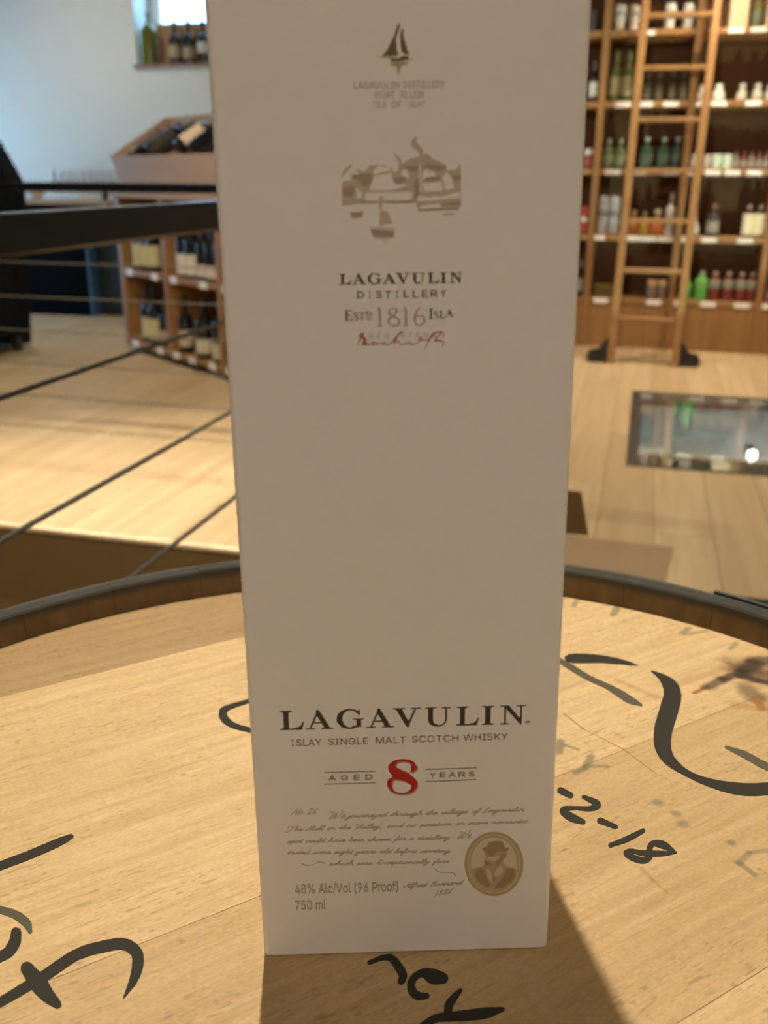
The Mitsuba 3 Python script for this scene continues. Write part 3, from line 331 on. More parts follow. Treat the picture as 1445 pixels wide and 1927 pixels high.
put(struct('wall_front'), bx(X0 - .2, X1 + .15, Y0 - .15, Y0, -.03, ZC), 'white_paint')
put(struct('ceiling'), bx(X0 - .2, X1 + .15, Y0 - .15, Y1 + .34, ZC, ZC + .1), 'ceiling_paint')

k = struct('window_1', 'small deep-set window above the sill of bottles')
WY = Y1 + .24
part(k, 'frame', cat(bx(WIN[0], WIN[0] + .10, WY, WY + .06, WIN[2], WIN[3], .006), bx(WIN[1] - .07, WIN[1], WY, WY + .06, WIN[2], WIN[3], .006),
                     bx(WIN[0] + .10, WIN[1] - .07, WY, WY + .06, WIN[2], WIN[2] + .05, .006), bx(WIN[0] + .10, WIN[1] - .07, WY, WY + .06, WIN[3] - .06, WIN[3], .006)), 'white_paint')
part(k, 'pane', bx(WIN[0] + .10, WIN[1] - .07, WY + .028, WY + .032, WIN[2] + .05, WIN[3] - .06), 'pane_glass')
part(k, 'sill', bx(WIN[0] - .03, WIN[1] + .03, Y1 - .035, WY, WIN[2] - .022, WIN[2], .004), 'sill_oak', label='brown wooden window sill')

# stair opening
k = struct('trim_1', 'brown fascia board and pale nosing round the stair opening')
part(k, 'fascia', bx(STAIR[0], STAIR[1], STAIR[3] - .002, STAIR[3] + .018, -.62, -.012, .002), 'fascia_brown')
part(k, 'nosing', bx(STAIR[0], STAIR[1], STAIR[3] - .012, STAIR[3] + .02, -.012, .004, .003), 'nosing', label='pale nosing strip along the floor edge')
k = struct('wall_stairwell')
put(k, cat(bx(STAIR[0], STAIR[1], STAIR[3] + .02, STAIR[3] + .1, -2.7, -.235), bx(STAIR[0] - .1, STAIR[0], STAIR[2], STAIR[3], -2.7, -.235),
           bx(STAIR[1], STAIR[1] + .1, STAIR[2], STAIR[3], -2.7, -.235), bx(STAIR[0], STAIR[1], STAIR[2] - .1, STAIR[2], -2.7, -.235)), 'stair_wall')
put(struct('floor_lower'), bx(STAIR[0] - .1, STAIR[1] + .1, STAIR[2] - .1, STAIR[3] + .1, -2.8, -2.7), 'stair_wall')

# glazed hatch in the floor, with a lit cellar under it
k = thing('glass_floor_hatch', 'glazed hatch in the oak floor, dark frame, showing a lit pale cellar and mirrored bottles', 'floor hatch')
hx0, hx1, hy0, hy1 = HATCH
part(k, 'frame', cat(bx(hx0, hx0 + .05, hy0, hy1, -.06, .003, .002), bx(hx1 - .05, hx1, hy0, hy1, -.06, .003, .002),
                     bx(hx0 + .05, hx1 - .05, hy0, hy0 + .03, -.06, .003, .002), bx(hx0 + .05, hx1 - .05, hy1 - .04, hy1, -.06, .003, .002)), 'frame_dark', label='dark metal frame')
part(k, 'pane', bx(hx0 + .05, hx1 - .05, hy0 + .03, hy1 - .04, -.012, -.002), 'pane_glass', label='clear glass pane')
k = struct('wall_cellar', 'cellar walls seen through the floor hatch')
put(k, cat(bx(hx0 - .02, hx0 + .02, hy0, hy1 + .02, -1.4, -.24), bx(hx1 - .02, hx1 + .7, hy1 + .06, hy1 + .1, -1.4, -.24), bx(hx0 - .02, hx1 + .7, hy0 - .08, hy0 - .04, -1.4, -.24),
           bx(hx1 + .7, hx1 + .74, hy0 - .08, hy1 + .1, -1.4, -.24), bx(hx0 - .02, hx1, hy1 + .06, hy1 + .1, -1.4, -.37)), 'cellar_dark')
put(struct('trim_2', 'pale cellar beam under the far edge of the floor hatch'), bx(hx0 + .04, hx1 + .5, hy1 - .005, hy1 + .05, -.36, -.062, .004), 'cellar_pale')
put(struct('floor_cellar'), bx(hx0 - .02, hx1 + .74, hy0 - .08, hy1 + .1, -1.45, -1.4), 'cellar_dark')

# ---------------------------------------------------------------- lamps
def emitter(key, mesh, rad, col, weight=1.0):
    scene[key] = mikit.ply(mesh, 'lamp_metal', False, emitter=dict(type='area', radiance=dict(type='rgb', value=[float(rad * c) for c in col]), sampling_weight=weight))
k = thing('pendant_lamp', 'bare warm bulb pendant hanging from the ceiling above the cask', 'lamp')
px, py, pz, pr, prad = PENDANT
part(k, 'cord', trimesh.creation.cylinder(radius=.004, segment=[(px, py, pz + .09), (px, py, ZC)], sections=8), 'black_metal')
part(k, 'socket', placed(lathe([(0, .0), (.018, .0), (.022, .02), (.018, .06), (0, .065)], 14), frame((px, py, pz + pr - .003), (1, 0, 0), (0, 1, 0), (0, 0, 1))), 'black_metal', True)
b_ = trimesh.creation.icosphere(subdivisions=2, radius=pr); b_.apply_translation((px, py, pz))
emitter(k + '__bulb', b_, prad, WARM, 6.0)
for (x, y, z, r_, I_, cut, lab) in DOWNLIGHTS:
    k = thing('ceiling_downlight', lab, 'lamp', 'ceiling downlights')
    M = frame((x, y, z), (1, 0, 0), (0, 1, 0), (0, 0, 1))
    part(k, 'can', placed(lathe([(r_ + .002, .02), (r_ + .002, -.005), (r_ + .02, -.008), (r_ + .022, .02)], 24), M), 'lamp_metal')
    a = np.arange(20) * 2 * np.pi / 20
    v = np.vstack([[(0, 0, 0)], np.column_stack([np.cos(a) * r_, np.sin(a) * r_, a * 0])])
    f = [(0, (i + 1) % 20 + 1, i + 1) for i in range(20)]
    emitter(k + '__lens', placed(trimesh.Trimesh(v, f, process=False), frame((x, y, z + .012), (1, 0, 0), (0, 1, 0), (0, 0, 1))), 3.0, WARM2, 0.1)
    scene[k + '_beam'] = dict(type='spot', intensity=dict(type='rgb', value=(WARM2 * I_).tolist()), cutoff_angle=float(cut), beam_width=float(cut) * .55, sampling_weight=1.2,
                              to_world=T().look_at(origin=[x, y, z - .012], target=[x, y, 0], up=[0, 1, 0]))
k = thing('bookcase_lamp', 'small brass shelf lamp on an arm above the ladder, over the bookcase', 'lamp')
LX, LY, LZ = .50, 6.46, 2.66
part(k, 'arm', tube([(LX, 6.89, 2.79), (LX, LY, 2.79), (LX, LY, LZ + .03)], .007), 'lamp_metal')
M = frame((LX, LY, LZ), (1, 0, 0), (0, 1, 0), (0, 0, 1))
part(k, 'shade', placed(lathe([(.047, -.012), (.05, .0), (.03, .035), (.008, .045), (0, .046)], 20), M), 'lamp_metal')
a = np.arange(16) * 2 * np.pi / 16
v = np.vstack([[(0, 0, -.002)], np.column_stack([np.cos(a) * .042, np.sin(a) * .042, a * 0 - .002])])
emitter(k + '__lens', placed(trimesh.Trimesh(v, [(0, (i + 1) % 16 + 1, i + 1) for i in range(16)], process=False), M), 1150.0, (1.0, .78, .50))
k = thing('cellar_bulb', 'small glowing bulb in the cellar under the glass hatch', 'lamp')
b_ = trimesh.creation.icosphere(subdivisions=2, radius=.024); b_.apply_translation((.672, 5.34, -.285))
emitter(k + '__bulb', b_, 60.0, (1.0, .93, .78), 0.15)
part(k, 'socket', bx(.662, .682, 5.36, 5.47, -.295, -.275, .002), 'black_metal')

k = thing('cellar_lamp', 'round lamp on the near cellar wall under the glass hatch', 'lamp')
M = frame((.80, hy0 - .03, -.52), (1, 0, 0), (0, 0, -1), (0, 1, 0))
part(k, 'can', placed(lathe([(.075, -.008), (.08, .0), (.072, .012), (.068, .0)], 24), M), 'lamp_metal')
a = np.arange(20) * 2 * np.pi / 20
v = np.vstack([[(0, 0, 0.004)], np.column_stack([np.cos(a) * .065, np.sin(a) * .065, a * 0 + .004])])
emitter(k + '__lens', placed(trimesh.Trimesh(v, [(0, i + 1, (i + 1) % 20 + 1) for i in range(20)], process=False), M), 1800.0, (.74, 1.0, .80), .6)

# ---------------------------------------------------------------- the cask
k = thing('oak_cask', 'oak whisky cask standing on end with stencilled head, under the tall white box', 'cask')
L_BOT = (OC[2] - .0123) / CN[2]
zs = np.array([.016, .0148, 0.0, -.05, -.16, -.30, -L_BOT / 2, -L_BOT + .30, -L_BOT + .16, -L_BOT + .05, -L_BOT])
def r_out(z):
    t = (z + L_BOT / 2) / (L_BOT / 2 + .016)
    return .278 + .062 * (1 - t * t)
NST, SUB = 32, 3
ri_top = {0: .2685, 1: .2675, 2: .2655}
for i in range(NST):
    a0, a1 = i * 2 * np.pi / NST + .0005, (i + 1) * 2 * np.pi / NST - .0005
    an = np.linspace(a0, a1, SUB + 1)
    hz = .0006 * math.sin(i * 7.3)
    ro = np.array([r_out(z) for z in zs]); ri = np.array([ri_top.get(j, max(.2655, ro[j] - .026)) for j in range(len(zs))])
    z_ = zs.copy(); z_[0] += hz; z_[1] += hz; ro[0] -= .0012
    ring = []
    for j in range(len(zs)): ring.append((ro[j], z_[j]))
    for j in range(len(zs) - 1, -1, -1): ring.append((ri[j], z_[j]))
    ring = np.array(ring); m_ = len(ring)
    v = np.stack([np.outer(np.cos(an), ring[:, 0]), np.outer(np.sin(an), ring[:, 0]), np.repeat(ring[None, :, 1], SUB + 1, 0)], -1).reshape(-1, 3)
    f = []
    for s in range(SUB):
        for j in range(m_):
            A, B, C, D = s * m_ + j, s * m_ + (j + 1) % m_, (s + 1) * m_ + (j + 1) % m_, (s + 1) * m_ + j
            f += [(A, B, C), (A, C, D)]
    nz = len(zs)
    for s, flip in ((0, 1), (SUB, 0)):
        for j in range(nz - 1):
            A, B, C, D = s * m_ + j, s * m_ + j + 1, s * m_ + m_ - 2 - j, s * m_ + m_ - 1 - j
            f += [(A, C, B), (A, D, C)] if flip == 0 else [(A, B, C), (A, C, D)]
    m = trimesh.Trimesh(v, f, process=False); m.fix_normals()
    part(k, 'stave', placed(m, CASK), 'cask_stave_oak')
c_, s_ = math.cos(BOARD_ANGLE), math.sin(BOARD_ANGLE)
disc = Point(0, 0).buffer(.2652, quad_segs=40)
edges = [-.3] + SEAMS + [.3]
for w0, w1 in zip(edges[:-1], edges[1:]):
    g = disc.intersection(rect(-.4, w0 + .0001, .4, w1 - .0001))
    m = trimesh.creation.extrude_polygon(g, .022, engine='earcut'); m.apply_translation((0, 0, -.022))
    part(k, 'head_board', placed(m, CASK @ frame((0, 0, 0), (c_, s_, 0), (-s_, c_, 0), (0, 0, 1))), 'cask_head_oak')
def hoop(z0, z1, t=.0028, a0=0, a1=2 * np.pi, extra=0.0, n=96):
    an = np.linspace(a0, a1, n + 1)
    rr = [(r_out(z0) + .0006 + extra, z0), (r_out(z0) + .0006 + t + extra, z0), (r_out(z1) + .0006 + t + extra, z1), (r_out(z1) + .0006 + extra, z1)]
    ring = np.array(rr)
    v = np.stack([np.outer(np.cos(an), ring[:, 0]), np.outer(np.sin(an), ring[:, 0]), np.repeat(ring[None, :, 1], n + 1, 0)], -1).reshape(-1, 3)
    f = []
    for s in range(n):
        for j in range(4):
            A, B, C, D = s * 4 + j, s * 4 + (j + 1) % 4, (s + 1) * 4 + (j + 1) % 4, (s + 1) * 4 + j
            f += [(A, B, C), (A, C, D)]
    f += [(0, 1, 2), (0, 2, 3), (n * 4, n * 4 + 2, n * 4 + 1), (n * 4, n * 4 + 3, n * 4 + 2)]
    m = trimesh.Trimesh(v, f, process=False); m.fix_normals(); return m
for z0, z1 in ((-.035, .0145), (-.165, -.125), (-.31, -.27), (-L_BOT + .27, -L_BOT + .31), (-L_BOT + .125, -L_BOT + .165), (-L_BOT + .002, -L_BOT + .045)):
    h = part(k, 'hoop', placed(hoop(z0, z1), CASK), 'hoop_steel', 30, label='grey steel hoop')
    if z1 > 0:
        part(h, 'lap', placed(hoop(z0, z1 + .0015, a0=math.radians(10), a1=math.radians(46.4), extra=.003, n=24), CASK), 'hoop_steel', 30)
        rv = trimesh.creation.icosphere(subdivisions=1, radius=.004); rv.apply_translation(((r_out(0) + .0075) * math.cos(.74), (r_out(0) + .0075) * math.sin(.74), -.01))
        part(h, 'rivet', placed(rv, CASK), 'hoop_steel', True)
def rings(data, sc=.001):
    out = []
    for P in data:
        out.append(Polygon(np.array(P[0]) * sc, [np.array(q) * sc for q in P[1:]]).buffer(0))
    return unary_union(out)
for tone, bs, lab in (('dark', 'stencil_black', 'black painted lettering stroke'), ('grey', 'stencil_grey', 'worn grey painted stroke')):
    for P in MARKS[tone]:
        g = rings(P).intersection(disc)
        if g.is_empty: continue
        m = sheet(g, .00025); m.apply_translation((0, 0, -.00005))
        part(k, 'painted_mark', placed(m, CASK), bs, label=lab)

# ---------------------------------------------------------------- the tall white carton
BO = np.array([-0.0941, 0.2130, 0.9202]); BE = np.array([0.95888, 0.28324, 0.01822]); BIN = np.array([-0.2824, 0.95852, -0.03872]); BN = CN
# keep the carton's foot on the cask head
BO = BO + CN * (np.dot(OC - BO, CN))
BW, BD, BH = .0885, .0885, .305
BOXM = frame(BO, BE, BIN, BN)
k = thing('whisky_box', 'tall white square carton with black, red and gold print, standing on the cask', 'box')
r_ = .0016
pts = []
for (x, sx) in ((0, 1), (BW, -1)):
    for (y, sy) in ((0, 1), (BD, -1)):
        for t in np.linspace(0, np.pi / 2, 5):
            cx, cy = x + sx * r_ * (1 - math.cos(t)), y + sy * r_ * (1 - math.sin(t))
            pts += [(cx, cy, .0012), (cx, cy, BH - .0012)]
            pts += [(x + sx * r_ + (cx - x - sx * r_) * .5, y + sy * r_ + (cy - y - sy * r_) * .5, z) for z in (.0002, BH)]
body = trimesh.convex.convex_hull(np.array(pts))
part(k, 'body', placed(body, BOXM), 'white_board', 25)
part(k, 'top_flap', placed(bx(.004, BW - .004, .002, BD - .003, BH - .0004, BH + .0006, .0002), BOXM), 'white_board')
FACE = frame(BO - BIN * .00004, BE, BN, -BIN)          # x along the face, y up, z towards the viewer
def prt(name, geom, bs, label, lift=0.0):
    m = geom if isinstance(geom, trimesh.Trimesh) else sheet(geom, .00009 + lift)
    return part(k, name, placed(m, FACE), bs, label=label)
mm = lambda g: affinity.scale(g, .001, .001, origin=(0, 0))

# serif capitals, drawn in a cell one unit tall
def P_(*p): return Polygon(p)
def serif_bar(x0, x1, y, up):                            # a slab with brackets
    t = .045
    return rect(x0, y if up else y - t, x1, y + t if up else y)
def glyph(ch):
    S = .20
    if ch == 'I':
        return unary_union([rect(.12, 0, .12 + S, 1), serif_bar(0, .44, 0, 1), serif_bar(0, .44, 1, 0), P_((.06, .04), (.38, .04), (.32, .10), (.12, .10)), P_((.06, .96), (.38, .96), (.32, .90), (.12, .90))])
    if ch == 'L':
        return unary_union([rect(.14, 0, .14 + S, 1), serif_bar(0, .48, 1, 0), P_((.07, .96), (.42, .96), (.34, .90), (.14, .90)), rect(0, 0, .86, .055), P_((.50, .05), (.86, .0), (.95, .40), (.91, .40), (.80, .16)), P_((.07, .04), (.34, .04), (.30, .10), (.14, .10))])
    if ch == 'A':
        return unary_union([P_((.16, .03), (.22, .03), (.56, .90), (.52, 1.0)), P_((.46, 1.0), (.58, 1.0), (1.04, .03), (.80, .03), (.46, .80)), rect(.27, .31, .74, .365), serif_bar(0, .38, 0, 1), serif_bar(.66, 1.16, 0, 1)])
    if ch == 'V':
        return unary_union([P_((.94, .97), (.87, .97), (.57, .16), (.60, 0)), P_((.66, 0), (.54, 0), (.10, .97), (.34, .97), (.64, .22)), serif_bar(0, .48, 1, 0), serif_bar(.72, 1.12, 1, 0)])
    if ch == 'G':
        o = affinity.scale(Point(.52, .5).buffer(1, quad_segs=16), .52, .53); i = affinity.scale(Point(.56, .5).buffer(1, quad_segs=16), .34, .465)
        o = o.difference(i).difference(P_((.56, .5), (1.2, .05), (1.2, .5))).difference(P_((.56, .52), (1.2, .40), (1.3, .84), (.93, .86)))
        return unary_union([o, rect(.80, .06, .98, .46), serif_bar(.66, 1.10, .50, 0), P_((.88, .70), (.94, .70), (.94, 1.02), (.88, .88)), P_((.60, .0), (.98, .10), (.90, .20), (.6, .06))])
    if ch == 'U':
        o = P_(*[(.12 + .40 + .40 * math.cos(t), .36 + .385 * math.sin(t)) for t in np.linspace(math.pi, 2 * math.pi, 18)], (.92, 1), (.12, 1))
        i = P_(*[(.325 + .265 + .265 * math.cos(t), .36 + .315 * math.sin(t)) for t in np.linspace(math.pi, 2 * math.pi, 18)], (.855, 1.1), (.325, 1.1))
        return unary_union([o.difference(i), serif_bar(0, .46, 1, 0), serif_bar(.70, 1.07, 1, 0)])
    if ch == 'N':
        return unary_union([rect(.15, 0, .215, 1), rect(.80, 0, .865, 1), P_((.08, 1), (.32, 1), (.865, .20), (.865, -.02), (.82, -.02), (.16, .93)), serif_bar(0, .25, 1, 0), serif_bar(.65, 1.02, 1, 0), serif_bar(0, .37, 0, 1)])
    if ch == 'E':
        return unary_union([rect(.10, 0, .27, 1), serif_bar(0, .66, 1, 0), serif_bar(0, .72, 0, 1), rect(.27, .49, .54, .545), P_((.60, 1), (.66, 1), (.68, .74), (.64, .74)), P_((.62, 0), (.70, 0), (.78, .30), (.73, .30)), rect(.50, .40, .55, .64)])
    if ch == 'T':
        return unary_union([rect(.36, 0, .53, 1), serif_bar(0, .89, 1, 0), serif_bar(.24, .65, 0, 1), P_((0, 1), (.06, 1), (.03, .72), (-.01, .72)), P_((.83, 1), (.89, 1), (.90, .72), (.86, .72))])
    if ch == 'S':
        return brush([(.56, .78), (.50, .95), (.30, .98), (.11, .84), (.14, .66), (.33, .53), (.52, .40), (.55, .20), (.40, .04), (.20, .02), (.07, .20)], [.06, .06, .07, .13, .17, .18, .17, .13, .07, .06, .06])
    if ch == 'D':
        o = affinity.scale(Point(.30, .5).buffer(1, quad_segs=14), .58, .5).intersection(rect(.12, -1, 2, 2)); i = affinity.scale(Point(.30, .5).buffer(1, quad_segs=14), .42, .445).intersection(rect(.27, -1, 2, 2))
        return unary_union([o.difference(i), serif_bar(0, .35, 1, 0), serif_bar(0, .35, 0, 1)])
def glyph_in(ch, x0, x1, y0, y1):
    g = glyph(ch); a0, b0, a1, b1 = g.bounds
    sx, sy = (x1 - x0) / (a1 - a0), (y1 - y0)
    return affinity.affine_transform(g, [sx, 0, 0, sy, x0 - a0 * sx, y0])
def sans(text, x0, x1, y0, h, bold=False):
    m = meshkit.text_mesh(text, 1.0, .02, bold); b = m.bounds
    cap = meshkit.text_mesh('H', 1.0, .02, bold).bounds[1][1]
    m.apply_translation((-b[0][0], 0, 0))
    S = np.diag([(x1 - x0) / (b[1][0] - b[0][0]), h / cap, .005, 1.0]); m.apply_transform(S); m.apply_translation((x0, y0, 0))
    m.vertices[:, :2] *= .001
    return m
def spaced(text, x0, x1, y0, h, w, bold=False):
    n_ = len(text); out = []
    for i, ch in enumerate(text):
        c0 = x0 + (x1 - x0 - w) * i / max(n_ - 1, 1)
        wi = w * (.27 if ch == 'I' else .86 if ch in 'LETSY' else 1.0)
        out.append(sans(ch, c0 + (w - wi) / 2, c0 + (w + wi) / 2, y0, h, bold))
    return cat(*out)
big = [('L', 528, 572), ('A', 575, 626.5), ('G', 633.5, 684.5), ('A', 689, 740), ('V', 739.5, 791), ('U', 799.5, 846.5), ('L', 858.5, 900.5), ('I', 906, 928), ('N', 941, 988)]
X_ = lambda px_: 9.1 + (px_ - 530) * .15253
prt('name_lettering', mm(unary_union([glyph_in(c, X_(a), X_(b), 80.1, 86.1) for c, a, b in big]).buffer(.05)), 'ink_dark', 'large black serif lettering across the lower front')
prt('trade_mark', mm(rect(78.9, 80.4, 80.4, 80.95)), 'ink_brown', 'tiny brown trade mark dash')
s2 = (59.2 - 29.2) / (78.5 - 9.1)
prt('name_lettering', mm(unary_union([glyph_in(c, 29.2 + (X_(a) - 9.1) * s2, 29.2 + (X_(b) - 9.1) * s2, 203.9, 206.4) for c, a, b in big]).buffer(.055)), 'ink_dark', 'small black serif lettering on the upper front')
prt('text_line', spaced('DISTILLERY', 33.3, 55.5, 200.5, 1.75, 1.7, True), 'ink_dark', 'small black spaced sans lettering')
prt('text_line', cat(sans('I', 11.8, 12.3, 74.75, 2.1, True), sans('SLAY', 13.1, 20.3, 74.75, 2.1), sans('SINGLE', 22.3, 33.7, 74.8, 2.1), sans('MALT', 35.9, 44.6, 74.85, 2.1), sans('SCOTCH', 46.3, 59.8, 74.95, 2.1), sans('WHISKY', 61.2, 74.0, 75.1, 2.1)), 'ink_dark', 'black sans line under the large lettering')
# ESTD 1816 ISLA
es = unary_union([glyph_in('E', 30.1, 32.0, 195.1, 197.6), glyph_in('S', 32.4, 33.5, 195.1, 197.0), glyph_in('T', 33.6, 35.2, 195.2, 197.05), glyph_in('D', 35.4, 36.8, 195.9, 197.2), rect(35.5, 195.3, 36.7, 195.5),
                  glyph_in('I', 51.2, 52.1, 195.15, 197.7), glyph_in('S', 52.5, 53.5, 195.2, 197.1), glyph_in('L', 53.8, 55.2, 195.25, 197.1), glyph_in('A', 55.3, 57.3, 195.7, 197.3)])
prt('text_line', mm(es.buffer(.04)), 'ink_dark', 'small black capitals either side of the year')
w_ = .56
one = lambda x: unary_union([brush([(x + .9, 198.0), (x + .95, 195.5), (x + 1.0, 193.7)], w_), brush([(x + .2, 197.5), (x + .9, 198.0)], .28), brush([(x + .4, 193.65), (x + 1.6, 193.7)], .28)])
yr = unary_union([one(37.9), affinity.translate(brush([(43.1, 196.0), (42.0, 196.9), (42.9, 198.0), (44.1, 197.3), (43.1, 196.0), (41.9, 194.9), (42.6, 193.75), (44.3, 193.8), (44.6, 195.0), (43.1, 196.0)], [.44, .5, .3, .5, .5, .54, .3, .5, .54, .44]), -.95, 0), one(44.4),
                  affinity.translate(brush([(50.2, 198.1), (49.2, 197.4), (48.5, 195.4), (48.9, 194.0), (50.0, 193.7), (51.0, 194.6), (50.6, 195.8), (49.3, 195.9), (48.6, 195.2)], [.25, .42, .58, .48, .32, .55, .46, .3, .25]), -.95, 0)])
prt('year_numeral', mm(yr), 'ink_grey', 'large pale grey-brown numerals of the founding year')
prt('text_line', spaced('REGISTERED', 36.0, 55.0, 190.6, 1.25, 1.25, True), 'ink_faint', 'faint grey spaced lettering behind the signature')
prt('signature', mm(affinity.scale(rings(SIGNATURE, 1), 1, 1, origin=(0, 0))), 'ink_redscript', 'dark red handwritten signature', .00008)
prt('text_line', cat(sans('LAGAVULIN', 33.6, 44.2, 248.2, 1.5, True), sans('DISTILLERY', 45.1, 54.9, 248.25, 1.5, True)), 'ink_grey', 'faint grey top line of the address')
prt('text_line', cat(sans('PORT', 38.5, 43.3, 246.1, 1.5, True), sans('ELLEN', 44.5, 49.9, 246.15, 1.5, True)), 'ink_grey', 'faint grey middle line of the address')
prt('text_line', cat(sans('I', 37.9, 38.2, 244.1, 1.5), sans('SLE', 38.6, 41.2, 244.1, 1.5, True), sans('OF', 42.3, 44.7, 244.1, 1.5, True), sans('I', 45.8, 46.1, 244.15, 1.5), sans('SLAY', 46.5, 50.3, 244.15, 1.5, True)), 'ink_grey', 'faint grey bottom line of the address')
prt('text_line', spaced('AGED', 22.0, 34.8, 63.05, 1.65, 2.1, True), 'ink_brown', 'small spaced word left of the red figure')
prt('text_line', spaced('YEARS', 51.3, 64.8, 63.15, 1.65, 2.1, True), 'ink_brown', 'small spaced word right of the red figure')
for (a, b, c, d) in ((20.8, 65.75, 35.7, 65.75), (20.7, 61.85, 35.7, 61.85), (50.2, 65.85, 65.2, 66.0), (50.2, 61.8, 65.2, 62.05)):
    prt('rule', mm(LineString([(a, b), (c, d)]).buffer(.14, cap_style=2)), 'ink_brown', 'thin brown rule')
prt('figure_shade', mm(rings(EIGHT_SHADE, 1)), 'ink_redshade', 'tan drop shade of the red figure')
prt('figure', mm(rings(EIGHT, 1)), 'ink_red', 'bold red figure eight')
prt('text_line', sans('48% Alc/Vol (96 Proof)', 10.6, 42.0, 23.8, 3.4, True), 'ink_grey', 'narrow grey-brown strength line')
prt('text_line', sans('750 ml', 10.4, 19.8, 17.9, 3.4, True), 'ink_grey', 'narrow grey-brown volume line')
prt('boat_emblem', mm(rings(BOAT_LIGHT, 1)), 'ink_goldlight', 'pale gold reflection and bowsprit of the sailing boat')
prt('boat_emblem', mm(rings(BOAT_DARK, 1)), 'ink_gold', 'dark gold sailing boat emblem')
prt('town_engraving', mm(rings(TOWN_MID, 1)), 'ink_town', 'pale brown engraving of a shore town with boats')
prt('town_engraving', mm(rings(TOWN_DARK, 1)), 'ink_towndark', 'darker brown strokes of the shore town engraving', .00004)
prt('portrait_medallion', mm(rings(PORT_BASE, 1)), 'ink_portbase', 'pale gold ground of the medallion', -.00003)
prt('portrait_medallion', mm(rings(PORT_MID, 1)), 'ink_port', 'gold oval medallion with a bust in a bowler hat')
prt('portrait_medallion', mm(rings(PORT_DARK, 1)), 'ink_portdark', 'dark gold shading of the medallion bust', .00004)
prt('portrait_medallion', mm(rings(PORT_LIGHT, 1)), 'ink_portlight', 'pale face and shirt of the medallion bust', .00008)

